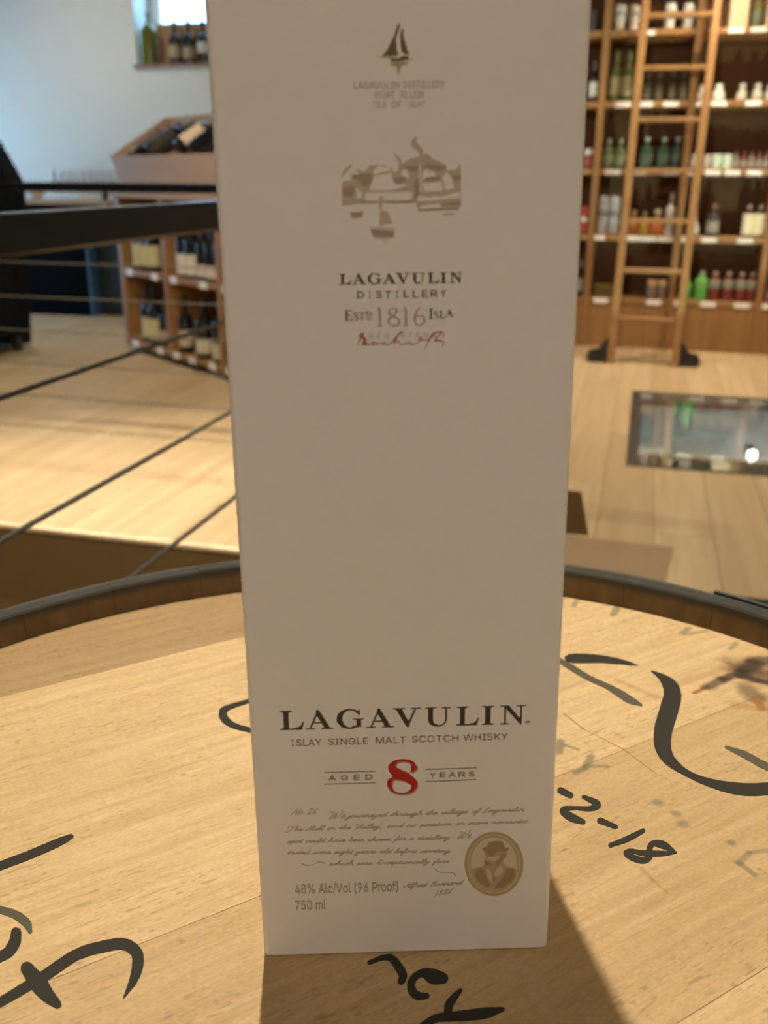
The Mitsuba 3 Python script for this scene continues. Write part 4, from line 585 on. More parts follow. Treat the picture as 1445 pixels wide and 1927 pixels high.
# the handwritten passage: single-stroke cursive letters
CUR = {
 'a': ([(.75,.85),(.45,1),(.1,.6),(.1,.15),(.35,0),(.65,.35),(.8,1),(.75,.2),(.9,0),(1.15,.2)],1.1), 'b': ([(0,.2),(.35,1.2),(.45,2.1),(.25,2.1),(.2,1),(.2,.1),(.5,0),(.75,.5),(.6,.9),(.9,.8)],.95),
 'c': ([(.7,.8),(.45,1),(.1,.5),(.3,0),(.6,.05),(.85,.3)],.8), 'd': ([(.7,.85),(.4,1),(.1,.5),(.25,0),(.6,.3),(.9,2.1),(.75,.3),(.9,0),(1.1,.2)],1.05),
 'e': ([(0,.3),(.55,.6),(.5,1),(.25,.9),(.15,.3),(.4,0),(.8,.25)],.75), 'f': ([(0,.2),(.45,1.2),(.6,2.1),(.4,2.1),(.25,.5),(.05,-1.2),(.3,-.6),(.3,.1),(.7,.3)],.65),
 'g': ([(.7,.85),(.4,1),(.1,.5),(.3,.05),(.6,.4),(.8,1),(.6,-.6),(.2,-1.2),(.05,-.9),(.5,-.2),(1.1,.2)],1.05), 'h': ([(0,.2),(.4,1.3),(.5,2.1),(.3,2),(.2,0),(.3,.6),(.6,1),(.75,.8),(.75,.15),(.9,0),(1.1,.2)],1.05),
 'i': ([(0,.2),(.3,1),(.25,.2),(.4,0),(.65,.2)],.6), 'j': ([(0,.2),(.3,1),(.15,-.8),(-.15,-1.2),(-.2,-.8),(.5,.2)],.5), 'k': ([(0,.2),(.4,1.3),(.5,2.1),(.3,2),(.2,0),(.3,.5),(.7,1),(.35,.55),(.75,0),(1,.2)],.95),
 'l': ([(0,.2),(.4,1.3),(.5,2.1),(.3,2.0),(.2,.3),(.35,0),(.6,.2)],.55), 'm': ([(0,.2),(.25,1),(.25,0),(.35,.7),(.6,1),(.7,.7),(.68,0),(.8,.7),(1.05,1),(1.15,.7),(1.15,.15),(1.3,0),(1.5,.2)],1.45),
 'n': ([(0,.2),(.25,1),(.25,0),(.35,.7),(.6,1),(.75,.7),(.75,.15),(.9,0),(1.1,.2)],1.05), 'o': ([(.5,1),(.15,.7),(.15,.2),(.4,0),(.7,.4),(.6,.95),(.45,.95),(1,.8)],.95),
 'p': ([(0,.2),(.3,1),(.1,-1.2),(.3,.6),(.6,1),(.8,.6),(.6,.05),(.35,.1),(1,.2)],.95), 'r': ([(0,.2),(.3,1.1),(.4,.9),(.65,.9),(.6,.2),(.75,0),(.95,.2)],.85), 's': ([(0,.2),(.4,1.05),(.55,.5),(.4,0),(.1,.1),(.8,.2)],.75),
 't': ([(0,.2),(.4,1.7),(.25,.2),(.4,0),(.65,.2)],.55), 'u': ([(0,.2),(.25,1),(.2,.2),(.4,0),(.65,.4),(.8,1),(.75,.15),(.9,0),(1.1,.2)],1.0), 'v': ([(0,.3),(.25,1),(.4,.1),(.5,0),(.8,.8),(.75,1),(1,.85)],.9),
 'w': ([(0,.3),(.25,1),(.25,.1),(.45,0),(.65,.9),(.65,.1),(.85,0),(1.1,.8),(1.05,1),(1.3,.85)],1.2), 'x': ([(0,.2),(.4,1),(.7,0),(.9,.2)],.8), 'y': ([(0,.3),(.2,1),(.25,.3),(.5,.1),(.75,1),(.55,-.6),(.15,-1.2),(.05,-.9),(.5,-.2),(1.05,.2)],1.0),
 'W': ([(0,1.7),(.3,2.1),(.5,1.6),(.35,.2),(.6,.1),(1.1,1.9),(1.0,.3),(1.2,0),(1.7,1.3),(1.6,2.1),(1.9,2.0)],1.9), 'T': ([(-.3,1.6),(.2,2.1),(1.0,2.0),(1.5,2.2),(1.0,2.0),(.7,.9),(.4,-.4),(-.3,-.3)],1.3),
 'M': ([(-.2,.2),(.2,.4),(.6,2.0),(.7,.1),(1.2,2.1),(1.25,.1),(1.4,0),(1.7,.3)],1.7), 'V': ([(0,1.6),(.4,2.1),(.5,1.2),(.5,-.2),(.9,.8),(1.2,2.0),(1.5,1.8)],1.2), 'L': ([(1.1,1.8),(.8,2.2),(.5,1.5),(.4,.3),(0,0),(.4,-.05),(1.2,.2)],1.2),
 'E': ([(.9,1.9),(.4,2.1),(.3,1.4),(.6,1.1),(.1,.6),(.3,0),(.9,.3)],1.0), 'A': ([(0,.1),(.6,1.2),(1.0,2.1),(.95,.2),(1.2,.1),(.8,.8),(.4,.8)],1.25), 'B': ([(.3,2),(.2,.1),(.4,1.9),(.9,1.9),(.8,1.2),(.4,1.1),(1.0,.8),(.8,.1),(.3,.1)],1.15),
 'N': ([(0,.1),(.4,2.0),(.8,.1),(1.2,2.1)],1.2), '1': ([(.3,1.9),(.3,0)],.7), '8': ([(.5,1.0),(.2,1.5),(.5,1.9),(.7,1.5),(.2,.5),(.5,0),(.75,.5),(.5,1.0)],.95), '6': ([(.7,1.9),(.25,1.0),(.3,.1),(.7,.3),(.6,.8),(.25,.6)],.9), '2': ([(.1,1.5),(.5,1.9),(.6,1.3),(.1,.1),(.8,.1)],.9),
 "'": ([(.1,2.2),(.0,1.8)],.25), '"': ([(.1,2.2),(.0,1.8)],.3), ',': ([(.1,.1),(0,-.4)],.4), '.': ([(.05,.05),(.1,.05)],.3), '-': ([(0,.6),(.6,.6)],.7)}
def cursive(text, x0, x1, y0, y1, xh, w=.21, slant=.62):
    x, L_ = 0.0, []
    for ch in text:
        if ch == ' ': x += .75; continue
        P, adv = CUR[ch]
        L_.append((x, spline(P, 3))); x += adv
    k_ = (x1 - x0) / x
    g = []
    for xx, P in L_:
        X = (xx + P[:, 0]) * k_ + P[:, 1] * xh * slant
        Y = P[:, 1] * xh
        X = X + x0; Y = Y + y0 + (y1 - y0) * (X - x0) / (x1 - x0)
        g.append(LineString(np.column_stack([X, Y])).buffer(w / 2, quad_segs=2))
    return unary_union(g)
lines = [('No 26.', 10.6, 18.3, 51.6, 51.8, 1.0), ('"We', 20.6, 26.3, 50.0, 50.1, 1.15), ('journeyed through the village of Lagavulin,', 27.2, 80.0, 50.2, 50.9, .72),
         ('"The Mill in the Valley", and no position or more romantic', 8.6, 80.6, 46.1, 46.8, .72), ('spot could have been chosen for a distillery', 9.0, 57.3, 42.0, 41.8, .72), ('We', 59.2, 63.6, 41.9, 42.0, 1.2),
         ('tasted some eight years old before starting,', 8.8, 58.0, 38.1, 37.1, .72), ('which was Exceptionally fine"', 21.2, 57.7, 33.7, 33.4, .74), ('Alfred Barnard', 43.5, 61.3, 24.8, 25.5, .8), ('1886', 52.6, 58.0, 21.3, 22.2, 1.0)]
for tx, a, b, c, d, xh in lines:
    prt('handwritten_line', mm(cursive(tx, a, b, c, d, xh)), 'ink_script', 'brown handwritten script line')
fl = unary_union([brush([(13.2, 34.5), (14.6, 33.9), (16.5, 34.3), (18.4, 35.0), (20.2, 34.4)], [.45, .25, .12, .3, .2]), brush([(53.2, 31.4), (54.2, 30.2), (56.2, 29.9), (58.4, 29.7), (59.3, 28.8)], [.3, .25, .15, .25, .4])])
prt('flourish', mm(fl), 'ink_script', 'brown pen flourishes')

# ---------------------------------------------------------------- cardboard carton on the floor behind the cask
k = thing('cardboard_carton', 'open brown cardboard carton with raised flaps, on the floor behind the cask', 'box')
cx0, cx1, cy0, cy1, ch = -.47, -.115, 1.37, 1.742, .49
t_ = .005
part(k, 'body', cat(bx(cx0, cx1, cy0, cy0 + t_, 0, ch), bx(cx0, cx1, cy1 - t_, cy1, 0, ch), bx(cx0, cx0 + t_, cy0, cy1, 0, ch), bx(cx1 - t_, cx1, cy0, cy1, 0, ch), bx(cx0, cx1, cy0, cy1, 0.0005, t_)), 'cardboard')
def flap(P, th=.005):
    P = np.array(P, float); n_ = np.cross(P[1] - P[0], P[2] - P[0]); n_ /= np.linalg.norm(n_)
    return trimesh.convex.convex_hull(np.vstack([P, P + n_ * th]))
part(k, 'flap', flap([(cx1, cy0 + .01, ch), (.070, 1.40, ch + .012), (.102, 1.705, ch + .010), (cx1, cy1, ch)]), 'cardboard', label='tan flap folded out to the right')
part(k, 'flap', flap([(cx0 + .005, cy1, ch), (-.054, cy1 + .003, ch + .008), (-.0745, cy1 + .01, ch + .092), (cx0 + .04, cy1 + .01, ch + .09)]), 'cardboard_brown', label='dark brown flap standing upright at the back')
part(k, 'flap', flap([(cx0, cy0, ch), (cx1, cy0, ch), (cx1 - .03, cy0 - .12, ch - .05), (cx0 + .03, cy0 - .12, ch - .05)]), 'cardboard')
k = thing('floor_mat', 'dark teal rubber mat on the floor beyond the right rim of the cask', 'mat')
put(k, bx(.20, 1.25, 1.75, 2.675, 0.0, .008, .003), 'teal_rubber')

# ---------------------------------------------------------------- cable railing round the stair opening
k = thing('cable_railing', 'black metal railing with thin steel cables around the stair opening', 'railing')
RX, RY, RXE, RYE = -.6, 3.5, -4.6, -1.2
part(k, 'top_rail', bx(RX - .026, RX + .026, RYE, RY + .026, 1.074, 1.113, .005), 'rail_black', label='black top rail running away from the viewer')
part(k, 'top_rail', bx(RXE, RX - .0265, RY - .026, RY + .026, 1.078, 1.113, .005), 'rail_black', label='black top rail crossing in front of the wine display')
for (x, y) in ((RX, -.35), (RX, 1.85), (RX, RY), (-1.35, RY), (-3.3, RY), (RXE + .03, RY), (RX, RYE + .03)):
    part(k, 'post', bx(x - .02, x + .02, y - .02, y + .02, 0.0, 1.074, .003), 'rail_black')
for z in (.94, .80, .66, .52, .38, .24, .10):
    part(k, 'cable', trimesh.creation.cylinder(radius=.003, segment=[(RX, RYE, z), (RX, RY, z)], sections=8), 'cable_steel', True)
    part(k, 'cable', trimesh.creation.cylinder(radius=.003, segment=[(RX, RY, z), (RXE, RY, z)], sections=8), 'cable_steel', True)

# ---------------------------------------------------------------- bookcase and ladder
k = thing('bookcase', 'tall wooden bottle bookcase along the back wall with shelves of spirits', 'bookcase')
BY, BYB = 6.92, 7.29
UPX = [-1.515, -.94, -.367, .207, .780, 1.355, 1.93]
SH = [2.435, 2.015, 1.594, 1.176, .750, .326]
for x in UPX: part(k, 'upright', bx(x - .022, x + .022, BY, BYB, 0, 2.75, .003), 'case_oak')
for z in SH:
    for a, b in zip(UPX[:-1], UPX[1:]):
        part(k, 'shelf', bx(a + .0225, b - .0225, BY + .006, BYB, z - .019, z + .019, .003), 'case_oak')
for a, b in zip(UPX[:-1], UPX[1:]):
    part(k, 'plinth_panel', bx(a + .0225, b - .0225, BY + .012, BY + .03, 0, .306, .002), 'case_oak')
    part(k, 'back_panel', bx(a - .0, b - .0, BYB + .0005, BYB + .012, 0, 2.75), 'case_dark', label='dark brown back panel')
part(k, 'cornice', bx(UPX[0] - .05, UPX[-1] + .05, BY - .03, BYB, 2.7505, 2.83, .006), 'case_oak')

k = thing('library_ladder', 'wooden library ladder leaning against the bottle bookcase', 'ladder')
lean = .2195
def slant(x0, x1, z0, z1, w, d):
    y = lambda z: 6.31 + lean * z
    P = [(x + s * w / 2, y(z) + q * d / 2, z) for (x, z) in ((x0, z0), (x1, z1)) for s in (-1, 1) for q in (-1, 1)]
    return trimesh.convex.convex_hull(np.array(P))
part(k, 'rail', slant(-.148, -.130, 0.004, 2.42, .044, .075), 'case_oak')
part(k, 'rail', slant(.250, .296, 0.004, 2.42, .044, .075), 'case_oak')
for i in range(8):
    z = .278 + i * .3015
    xl, xr = -.148 + .018 * z / 2.42 + .02, .25 + .046 * z / 2.42 - .02
    y = 6.31 + lean * z
    part(k, 'rung', bx(xl, xr, y - .03, y + .03, z - .014, z + .014, .004), 'case_oak')
for x, s in ((-.172, -1), (.274, 1)):
    cvr = trimesh.creation.extrude_polygon(Polygon([(0, 0), (.115, 0), (.135, .03), (.12, .07), (.06, .085), (.015, .15), (0, .15)]), .07, engine='earcut')
    M = frame((x, 6.365, 0.002), (s, 0, 0), (0, 0, 1), (0, -1, 0)); m = placed(cvr, M); m.fix_normals()
    w = part(k, 'wheel_cover', m, 'black_metal', label='black wheel cover')
k_rail = thing('ladder_track', 'dark metal track bar across the front of the bookcase for the ladder', 'rail')
put(k_rail, trimesh.creation.cylinder(radius=.012, segment=[(-1.5, 6.895, 2.475), (1.92, 6.895, 2.475)], sections=12), 'black_metal', 30)

# ---------------------------------------------------------------- bottles and jars
def style(parts): return {n: (mikit.ply(m, None, s)) for n, (m, s) in parts.items()}
def glass_prof(body, shoulder, neck, lip=.94, br=1.0):
    return [(0, 0), (br * .9, 0), (br, .02), (br, body), (br * .96, body + .3 * (shoulder - body)), ((br + neck) / 2, body + .7 * (shoulder - body)), (neck * 1.05, shoulder), (neck, shoulder + .03), (neck, lip), (0, lip)]
ST = {
 'wine': dict(body=(lathe(glass_prof(.58, .72, .34, 1.0)), 40), capsule=(lathe([(.0, 1.005), (.37, 1.005), (.38, .99), (.37, .80), (.35, .80)]), 40), label=(lathe([(1.0, .13), (1.02, .13), (1.02, .50), (1.0, .50)]), 40)),
 'spirit': dict(body=(lathe(glass_prof(.60, .74, .32, .90)), 40), cap=(lathe([(.3, .86), (.40, .86), (.40, .985), (.36, 1.0), (0, 1.0)]), 40), label=(lathe([(1.0, .12), (1.02, .12), (1.02, .48), (1.0, .48)]), 40)),
 'soda': dict(body=(lathe([(0, 0), (.88, 0), (1, .03), (1, .40), (.94, .48), (.98, .60), (.8, .72), (.45, .86), (.34, .90), (.34, .94), (0, .94)]), 40), cap=(lathe([(.3, .90), (.46, .90), (.46, .98), (.4, 1.0), (0, 1.0)]), 40), label=(lathe([(.97, .44), (1.02, .44), (1.02, .68), (.80, .72)]), 40)),
 'jar': dict(body=(lathe([(0, 0), (.9, 0), (1, .05), (1, .62), (.85, .70), (.85, .74), (0, .74)]), 40), lid=(lathe([(.8, .70), (.94, .70), (.94, .97), (.88, 1.0), (0, 1.0)]), 40), label=(lathe([(1.0, .15), (1.02, .15), (1.02, .52), (1.0, .52)]), 40)),
 'can': dict(body=(lathe([(0, 0), (.8, 0), (1, .03), (1, .95), (.8, 1.0), (0, 1.0)]), 40), label=(lathe([(1.0, .45), (1.015, .45), (1.015, .62), (1.0, .62)]), 40)),
 'ceramic': dict(body=(lathe([(0, 0), (.82, 0), (.9, .05), (.8, .22), (.95, .42), (1.0, .62), (.98, .88), (.9, .97), (.7, 1.0), (0, 1.0)]), 40), emblem=(lathe([(.99, .55), (1.02, .58), (1.02, .66), (1.0, .70)]), 40)),
 'mini': dict(body=(lathe([(0, 0), (.9, 0), (1, .06), (1, .42), (.85, .55), (.55, .62), (.5, .70), (0, .70)]), 40), cap=(lathe([(.45, .66), (.62, .66), (.66, .85), (.55, 1.0), (0, 1.0)]), 40)),
 'decanter': dict(body=(lathe([(0, 0), (.85, 0), (1, .06), (1, .34), (.8, .46), (.4, .56), (.34, .62), (.34, .80), (0, .80)]), 40), cap=(lathe([(.25, .78), (.42, .78), (.5, .88), (.42, 1.0), (0, 1.0)]), 40), label=(lathe([(1.0, .10), (1.03, .10), (1.03, .30), (1.0, .30)]), 40)),
}
ST = {s: style(p) for s, p in ST.items()}
_mats = {}
def tint(col, rough=.22, spec=.5, metal=0.0):
    key = (tuple(col), rough, metal)
    if key not in _mats:
        _mats[key] = mat(f'tint_{len(_mats)}', col, rough, metal, spec)
    return _mats[key]
def vessel(name, st, label, cat_, x, y, z, r, h, cols, group=None, M=None):
    key = thing(name, label, cat_, group)
    for pn, col in cols.items():
        if col is None: continue
        rgb, rough = (col, .2) if len(col) == 3 else (col[:3], col[3])
        tw = (T(M) if M is not None else T().translate([x, y, z])) @ T().scale([r, r, h])
        scene[f'{key}__{pn}'] = {**ST[st][pn], 'bsdf': dict(type='ref', id=tint(rgb, rough)), 'to_world': tw}
    return key
GREEN, DGREEN, OLIVE, DARK, CLEAR = (.08, .11, .05), (.028, .062, .032), (.09, .09, .03), (.012, .012, .012), (.25, .26, .25)
Z = [2.015 + .0195, 1.594 + .0195, 1.176 + .0195, .750 + .0195, .326 + .0195]
BYI = 6.995
G0, G1, G2, G3, G4 = 'vessels on the top visible bookcase shelf', 'bottles on the second bookcase shelf', 'bottles on the third bookcase shelf', 'bottles on the fourth bookcase shelf', 'bottles on the lowest bookcase shelf'
WH = (.72, .72, .68, .3)
vessel('ceramic_bottle', 'ceramic', 'white waisted ceramic bottle left of the ladder, outer one of two, top visible shelf', 'bottle', -.291, BYI, Z[0], .036, .157, dict(body=WH, emblem=(.35, .36, .35)), G0)
vessel('ceramic_bottle', 'ceramic', 'white waisted ceramic bottle beside the ladder\'s left rail on the top visible shelf', 'bottle', -.203, BYI, Z[0], .034, .154, dict(body=WH, emblem=(.35, .36, .35)), G0)
vessel('ceramic_bottle', 'ceramic', 'white ceramic bottle seen between the ladder rails, left one of two', 'bottle', .018, BYI, Z[0], .038, .156, dict(body=WH, emblem=(.35, .36, .35)), G0)
vessel('ceramic_bottle', 'ceramic', 'white ceramic bottle seen between the ladder rails, right one of two', 'bottle', .132, BYI, Z[0], .037, .152, dict(body=WH, emblem=(.35, .36, .35)), G0)
k = thing('gift_box', 'dark purple gift box at the top of the bookcase next to the white carton', 'box'); put(k, bx(-.54, -.44, BYI - .04, BYI + .04, Z[0], Z[0] + .127, .003), tint((.03, .018, .03), .4))
k = thing('pale_carton', 'wide pale cream carton on the top visible shelf right of the ladder', 'box'); put(k, bx(.375, .490, BYI - .045, BYI + .055, Z[0], Z[0] + .19, .003), tint((.50, .42, .28), .6))
k = thing('pale_carton', 'narrow pale cream carton at the right end of the top visible shelf', 'box'); put(k, bx(.60, .665, BYI - .03, BYI + .03, Z[0], Z[0] + .18, .003), tint((.50, .42, .28), .6))
vessel('spirit_bottle', 'spirit', 'dim green bottle between the two pale cartons', 'bottle', .545, BYI, Z[0], .03, .20, dict(body=OLIVE, cap=DARK, label=(.10, .13, .08)), G0)
vessel('wine_bottle', 'wine', 'dark bottle with a white label just beside the white carton\'s right edge', 'bottle', -.430, BYI, Z[1], .032, .245, dict(body=DARK, capsule=(.12, .12, .13), label=WH), G1)
for x, w in ((-.288, 'left'), (-.208, 'right')):
    vessel('wine_bottle', 'wine', f'tall yellow-green bottle with pale label left of the ladder, {w} one of two', 'bottle', x, BYI, Z[1], .038, .300, dict(body=(.10, .12, .03), capsule=(.10, .13, .04), label=(.42, .38, .20)), G1)
for x, w in ((-.081, 'first'), (-.006, 'second'), (.075, 'third'), (.148, 'fourth')):
    vessel('spirit_bottle', 'spirit', f'dim brown-green squat bottle behind the ladder, second shelf, {w} from the left', 'bottle', x, BYI, Z[1], .033, .165, dict(body=(.10, .09, .05), cap=(.22, .20, .17), label=(.15, .13, .07)), G1)
for i, (x, r, h) in enumerate(((.262, .027, .094), (.367, .040, .100), (.510, .033, .100), (.603, .033, .100), (.681, .031, .095))):
    w = ('half hidden by the bright ladder rail', 'wider one right of the bright ladder rail', 'third from the ladder rail', 'fourth from the ladder rail', 'at the right edge of the photo')[i]
    vessel('mini_bottle', 'mini', f'small white rounded bottle on the second shelf, {w}', 'bottle', x, BYI, Z[1], r, h, dict(body=(.80, .80, .72, .3), cap=(.75, .78, .70, .3)), G1)
vessel('jar', 'jar', 'small dark red jar with a white lid on the third shelf by the white carton', 'jar', -.430, BYI, Z[2], .038, .126, dict(body=(.22, .03, .025), lid=WH, label=(.35, .10, .08)), G2)
for x, w in ((-.299, 'left'), (-.219, 'right')):
    vessel('spirit_bottle', 'spirit', f'green bottle with pale shoulder left of the ladder on the third shelf, {w} one', 'bottle', x, BYI, Z[2], .036, .187, dict(body=GREEN, cap=(.25, .30, .22), label=(.20, .22, .13)), G2)
for x, r, w in ((-.050, .042, 'first'), (.060, .038, 'second'), (.146, .034, 'third')):
    vessel('spirit_bottle', 'spirit', f'dark green bottle seen through the ladder on the third shelf, {w} from the left', 'bottle', x, BYI, Z[2], r, .199, dict(body=DGREEN, cap=(.28, .32, .26), label=(.10, .13, .09)), G2)
vessel('mini_bottle', 'mini', 'little whitish bottle left of the bright ladder rail on the third shelf', 'bottle', .260, BYI, Z[2], .024, .095, dict(body=(.5, .45, .4), cap=(.5, .45, .4)), G2)
vessel('mini_bottle', 'can', 'little pinkish tin right of the bright ladder rail on the third shelf', 'tin', .342, BYI, Z[2], .024, .092, dict(body=(.55, .48, .42, .4), label=(.6, .55, .5)), G2)
for x, w in ((.402, 'left'), (.468, 'right')):
    vessel('mint_tin', 'can', f'pale mint green tin on the third shelf, {w} one of two', 'tin', x, BYI, Z[2], .031, .095, dict(body=(.62, .76, .64, .35), label=(.68, .80, .70)), G2)
for x, w, c in ((.522, 'first', (.2, .17, .14)), (.572, 'second', (.16, .05, .04)), (.619, 'third', (.2, .16, .13)), (.667, 'fourth', (.18, .08, .06)), (.714, 'fifth', (.2, .14, .12))):
    vessel('mini_bottle', 'spirit', f'small brownish miniature bottle right of the mint tins, {w} of five from the left', 'bottle', x, BYI, Z[2], .0225, .112, dict(body=c, cap=(.2, .06, .05), label=(.36, .32, .28)), G2)
vessel('gift_tube', 'can', 'red and white tube on the fourth shelf by the white carton', 'tube', -.428, BYI, Z[3], .036, .182, dict(body=(.45, .05, .03, .4), label=WH), G3)
for x, w in ((-.305, 'left'), (-.227, 'right')):
    vessel('silver_tube', 'can', f'tall silver-grey tube left of the ladder on the fourth shelf, {w} one of two', 'tube', x, BYI, Z[3], .037, .253, dict(body=(.42, .42, .44, .3), label=(.22, .22, .23)), G3)
vessel('spirit_bottle', 'decanter', 'squat amber bottle right beside the ladder\'s left rail on the fourth shelf', 'bottle', -.095, BYI, Z[3], .038, .162, dict(body=(.36, .13, .03), cap=(.3, .2, .1), label=(.3, .13, .04)), G3)
vessel('spirit_bottle', 'decanter', 'squat golden bottle between the two amber ones on the fourth shelf', 'bottle', -.021, BYI, Z[3], .033, .152, dict(body=(.42, .22, .03), cap=(.2, .14, .08), label=(.5, .34, .07)), G3)
vessel('spirit_bottle', 'decanter', 'squat orange-amber bottle left of the white bottle on the fourth shelf', 'bottle', .062, BYI, Z[3], .045, .171, dict(body=(.42, .10, .02), cap=(.42, .34, .22), label=(.5, .15, .03)), G3)
vessel('spirit_bottle', 'spirit', 'tall white frosted bottle inside the ladder on the fourth shelf', 'bottle', .148, BYI, Z[3], .035, .275, dict(body=(.72, .72, .66), cap=(.7, .7, .7), label=(.45, .45, .44)), G3)
vessel('spirit_bottle', 'decanter', 'whitish bottle half hidden by the ladder\'s right rail on the fourth shelf', 'bottle', .312, BYI, Z[3], .030, .16, dict(body=(.5, .44, .36), cap=(.3, .08, .05), label=(.6, .55, .5)), G3)
vessel('spirit_bottle', 'spirit', 'dark bottle with a grey label and pale band, alone on the fourth shelf', 'bottle', .427, BYI, Z[3], .042, .206, dict(body=(.06, .05, .045), cap=(.30, .16, .14), label=(.34, .32, .27)), G3)
for x, w in ((.648, 'left'), (.720, 'right')):
    vessel('spirit_bottle', 'spirit', f'bottle with big cream label, right end of fourth shelf, {w} one of two', 'bottle', x, BYI, Z[3], .0355, .205, dict(body=(.06, .02, .015), cap=(.35, .28, .26)), G3)
    scene[[q for q in labels if q.startswith('spirit_bottle')][-1] + '__label'] = {**mikit.ply(lathe([(1.0, .06), (1.02, .06), (1.02, .74), (1.0, .74)]), None, 40), 'bsdf': dict(type='ref', id=tint((.82, .76, .55), .5)), 'to_world': T().translate([x, BYI, Z[3]]) @ T().scale([.0355, .0355, .205])}
vessel('wine_bottle', 'wine', 'dark bottle on the lowest shelf by the white carton', 'bottle', -.428, BYI, Z[4], .033, .242, dict(body=DARK, capsule=(.2, .2, .2), label=(.4, .38, .35)), G4)
k = thing('olive_box', 'low olive box on the lowest shelf left of the ladder', 'box'); put(k, bx(-.325, -.185, BYI - .03, BYI + .07, Z[4], Z[4] + .083, .004), tint((.12, .08, .012), .6))
for x, w in ((.072, 'left'), (.146, 'right')):
    vessel('jar', 'jar', f'clear jar with a tan cork lid on the lowest shelf, {w} one of two', 'jar', x, BYI, Z[4], .0345, .124, dict(body=(.24, .19, .16), lid=(.62, .42, .22, .6), label=(.30, .24, .20)), G4)
vessel('soda_bottle', 'soda', 'bright green soda bottle half hidden by the ladder on the lowest shelf', 'bottle', .302, BYI, Z[4], .034, .150, dict(body=(.12, .40, .06), cap=(.2, .3, .1), label=(.20, .5, .12)), G4)
vessel('soda_bottle', 'soda', 'bright green soda bottle with a silver cap right of the ladder', 'bottle', .397, BYI, Z[4], .043, .195, dict(body=(.12, .44, .08), cap=(.4, .38, .4), label=(.20, .52, .16)), G4)
for x, r, w in ((.484, .038, 'first'), (.572, .037, 'second'), (.655, .036, 'third'), (.7235, .030, 'fourth')):
    vessel('soda_bottle', 'soda', f'red soda bottle with pale shoulder label, lowest shelf, {w} from the left', 'bottle', x, BYI, Z[4], r, .193, dict(body=(.20, .04, .03), cap=(.50, .40, .38), label=(.30, .31, .24)), G4)
vessel('mini_bottle', 'mini', 'pinkish little bottle right of the last upright on the lowest shelf', 'bottle', .850, BYI, Z[4], .027, .11, dict(body=(.5, .28, .25), cap=(.5, .4, .38)), G4)
TAGS = [(1, -0.23), (1, -0.085), (1, 0.078), (1, 0.249), (1, 0.373), (1, 0.582), (2, -0.258), (2, -0.089), (2, 0.119), (2, 0.256), (2, 0.384), (2, 0.506), (2, 0.643), (3, -0.323), (3, -0.087), (3, 0.017), (3, 0.128), (3, 0.242), (3, 0.41), (3, 0.639), (4, -0.267), (4, 0.094), (4, 0.242), (4, 0.452), (4, 0.672), (4, 0.848), (0, -0.092), (0, 0.425), (0, 0.558)]
ORD = ['first', 'second', 'third', 'fourth', 'fifth', 'sixth', 'seventh', 'eighth']
SN = ['top visible', 'second', 'third', 'fourth', 'lowest']
tag_mesh = mikit.ply(bx(-.05, .05, -.002, 0, -.017, .017, .0008), 'tag_white')
cnt = {}
for s, x in TAGS:
    cnt[s] = cnt.get(s, 0) + 1
    key = thing('price_tag', f'white price tag on the {SN[s]} bookcase shelf edge, {ORD[cnt[s]-1]} from the left', 'price tag', 'price tags on the bookcase')
    wid = .05 / .05 * (.62 if (s, x) in ((2, .256), (3, .242), (4, .242), (0, -.092)) else 1.0)
    scene[key] = {**tag_mesh, 'to_world': T().translate([x, BY + .0055, SH[s + 1] - .002]) @ T().scale([wid, 1, 1])}

# ---------------------------------------------------------------- angled wine display on the left
DP = np.array([-2.639, 5.305, 0.0]); DD = np.array([-.8134, .5817, 0.0]); DN = np.array([.5817, .8134, 0.0])
# local x runs to the viewer's right, y into the display, z up
DM = frame(DP, -DD, DN, (0, 0, 1))
k = thing('wine_display', 'angled wooden wine display on casters with two visible shelves of bottles', 'display shelf')
dx0, dx1, dd = -.935, 1.02, .44
for x in (-.905, -.285, .375, 1.0): part(k, 'upright', placed(bx(x - .024, x + .024, 0, dd, .045, 1.0, .003), DM), 'case_oak')
for z in (.062, .532):
    for a, b in ((-.905, -.285), (-.285, .375), (.375, 1.0)): part(k, 'shelf', placed(bx(a + .0245, b - .0245, .004, dd, z - .018, z + .018, .003), DM), 'case_oak')
part(k, 'back_panel', placed(bx(-.905, 1.0, dd + .0005, dd + .012, .045, 1.0), DM), 'case_dark')
part(k, 'top_board', placed(bx(dx0 - .005, dx1, -.02, dd + .02, 1.0005, 1.052, .004), DM), 'crate_pine')
for x in (-.80, .02, .85):
    for y in (.05, .38): part(k, 'caster', placed(placed(lathe([(0, -.03), (.022, -.03), (.022, .03), (0, .03)], 14), frame((x, y, .0225), (0, 0, 1), (1, 0, 0), (0, 1, 0))), DM), 'black_metal', label='black caster wheel')
YL, CR, PK = (.66, .58, .31), (.72, .68, .60), (.66, .58, .51)
BLK = (.008, .009, .011)
def wine(x, z, r, h, lab, lc, la, lb, y=.07, grp=None):
    P = DP - DD * x + DN * y
    key = vessel('wine_bottle', 'wine', lab, 'bottle', P[0], P[1], z, r, h, dict(body=(*BLK, .12), capsule=(*BLK, .3)), grp)
    if lc is not None:
        scene[key + '__label'] = {**mikit.ply(lathe([(1.0, la / h), (1.025, la / h), (1.025, lb / h), (1.0, lb / h)]), None, 40), 'bsdf': dict(type='ref', id=tint(lc, .6)), 'to_world': T().translate([P[0], P[1], z]) @ T().scale([r, r, h])}
GU, GL = 'wine bottles on the display\'s middle shelf', 'wine bottles on the display\'s bottom shelf'
for x, w in ((-.755, 'first'), (-.655, 'second'), (-.555, 'third')):
    wine(x, .5505, .046, .345, f'dark wine bottle with tall yellow label on the display\'s middle shelf, {w} from left', YL, .028, .165, grp=GU)
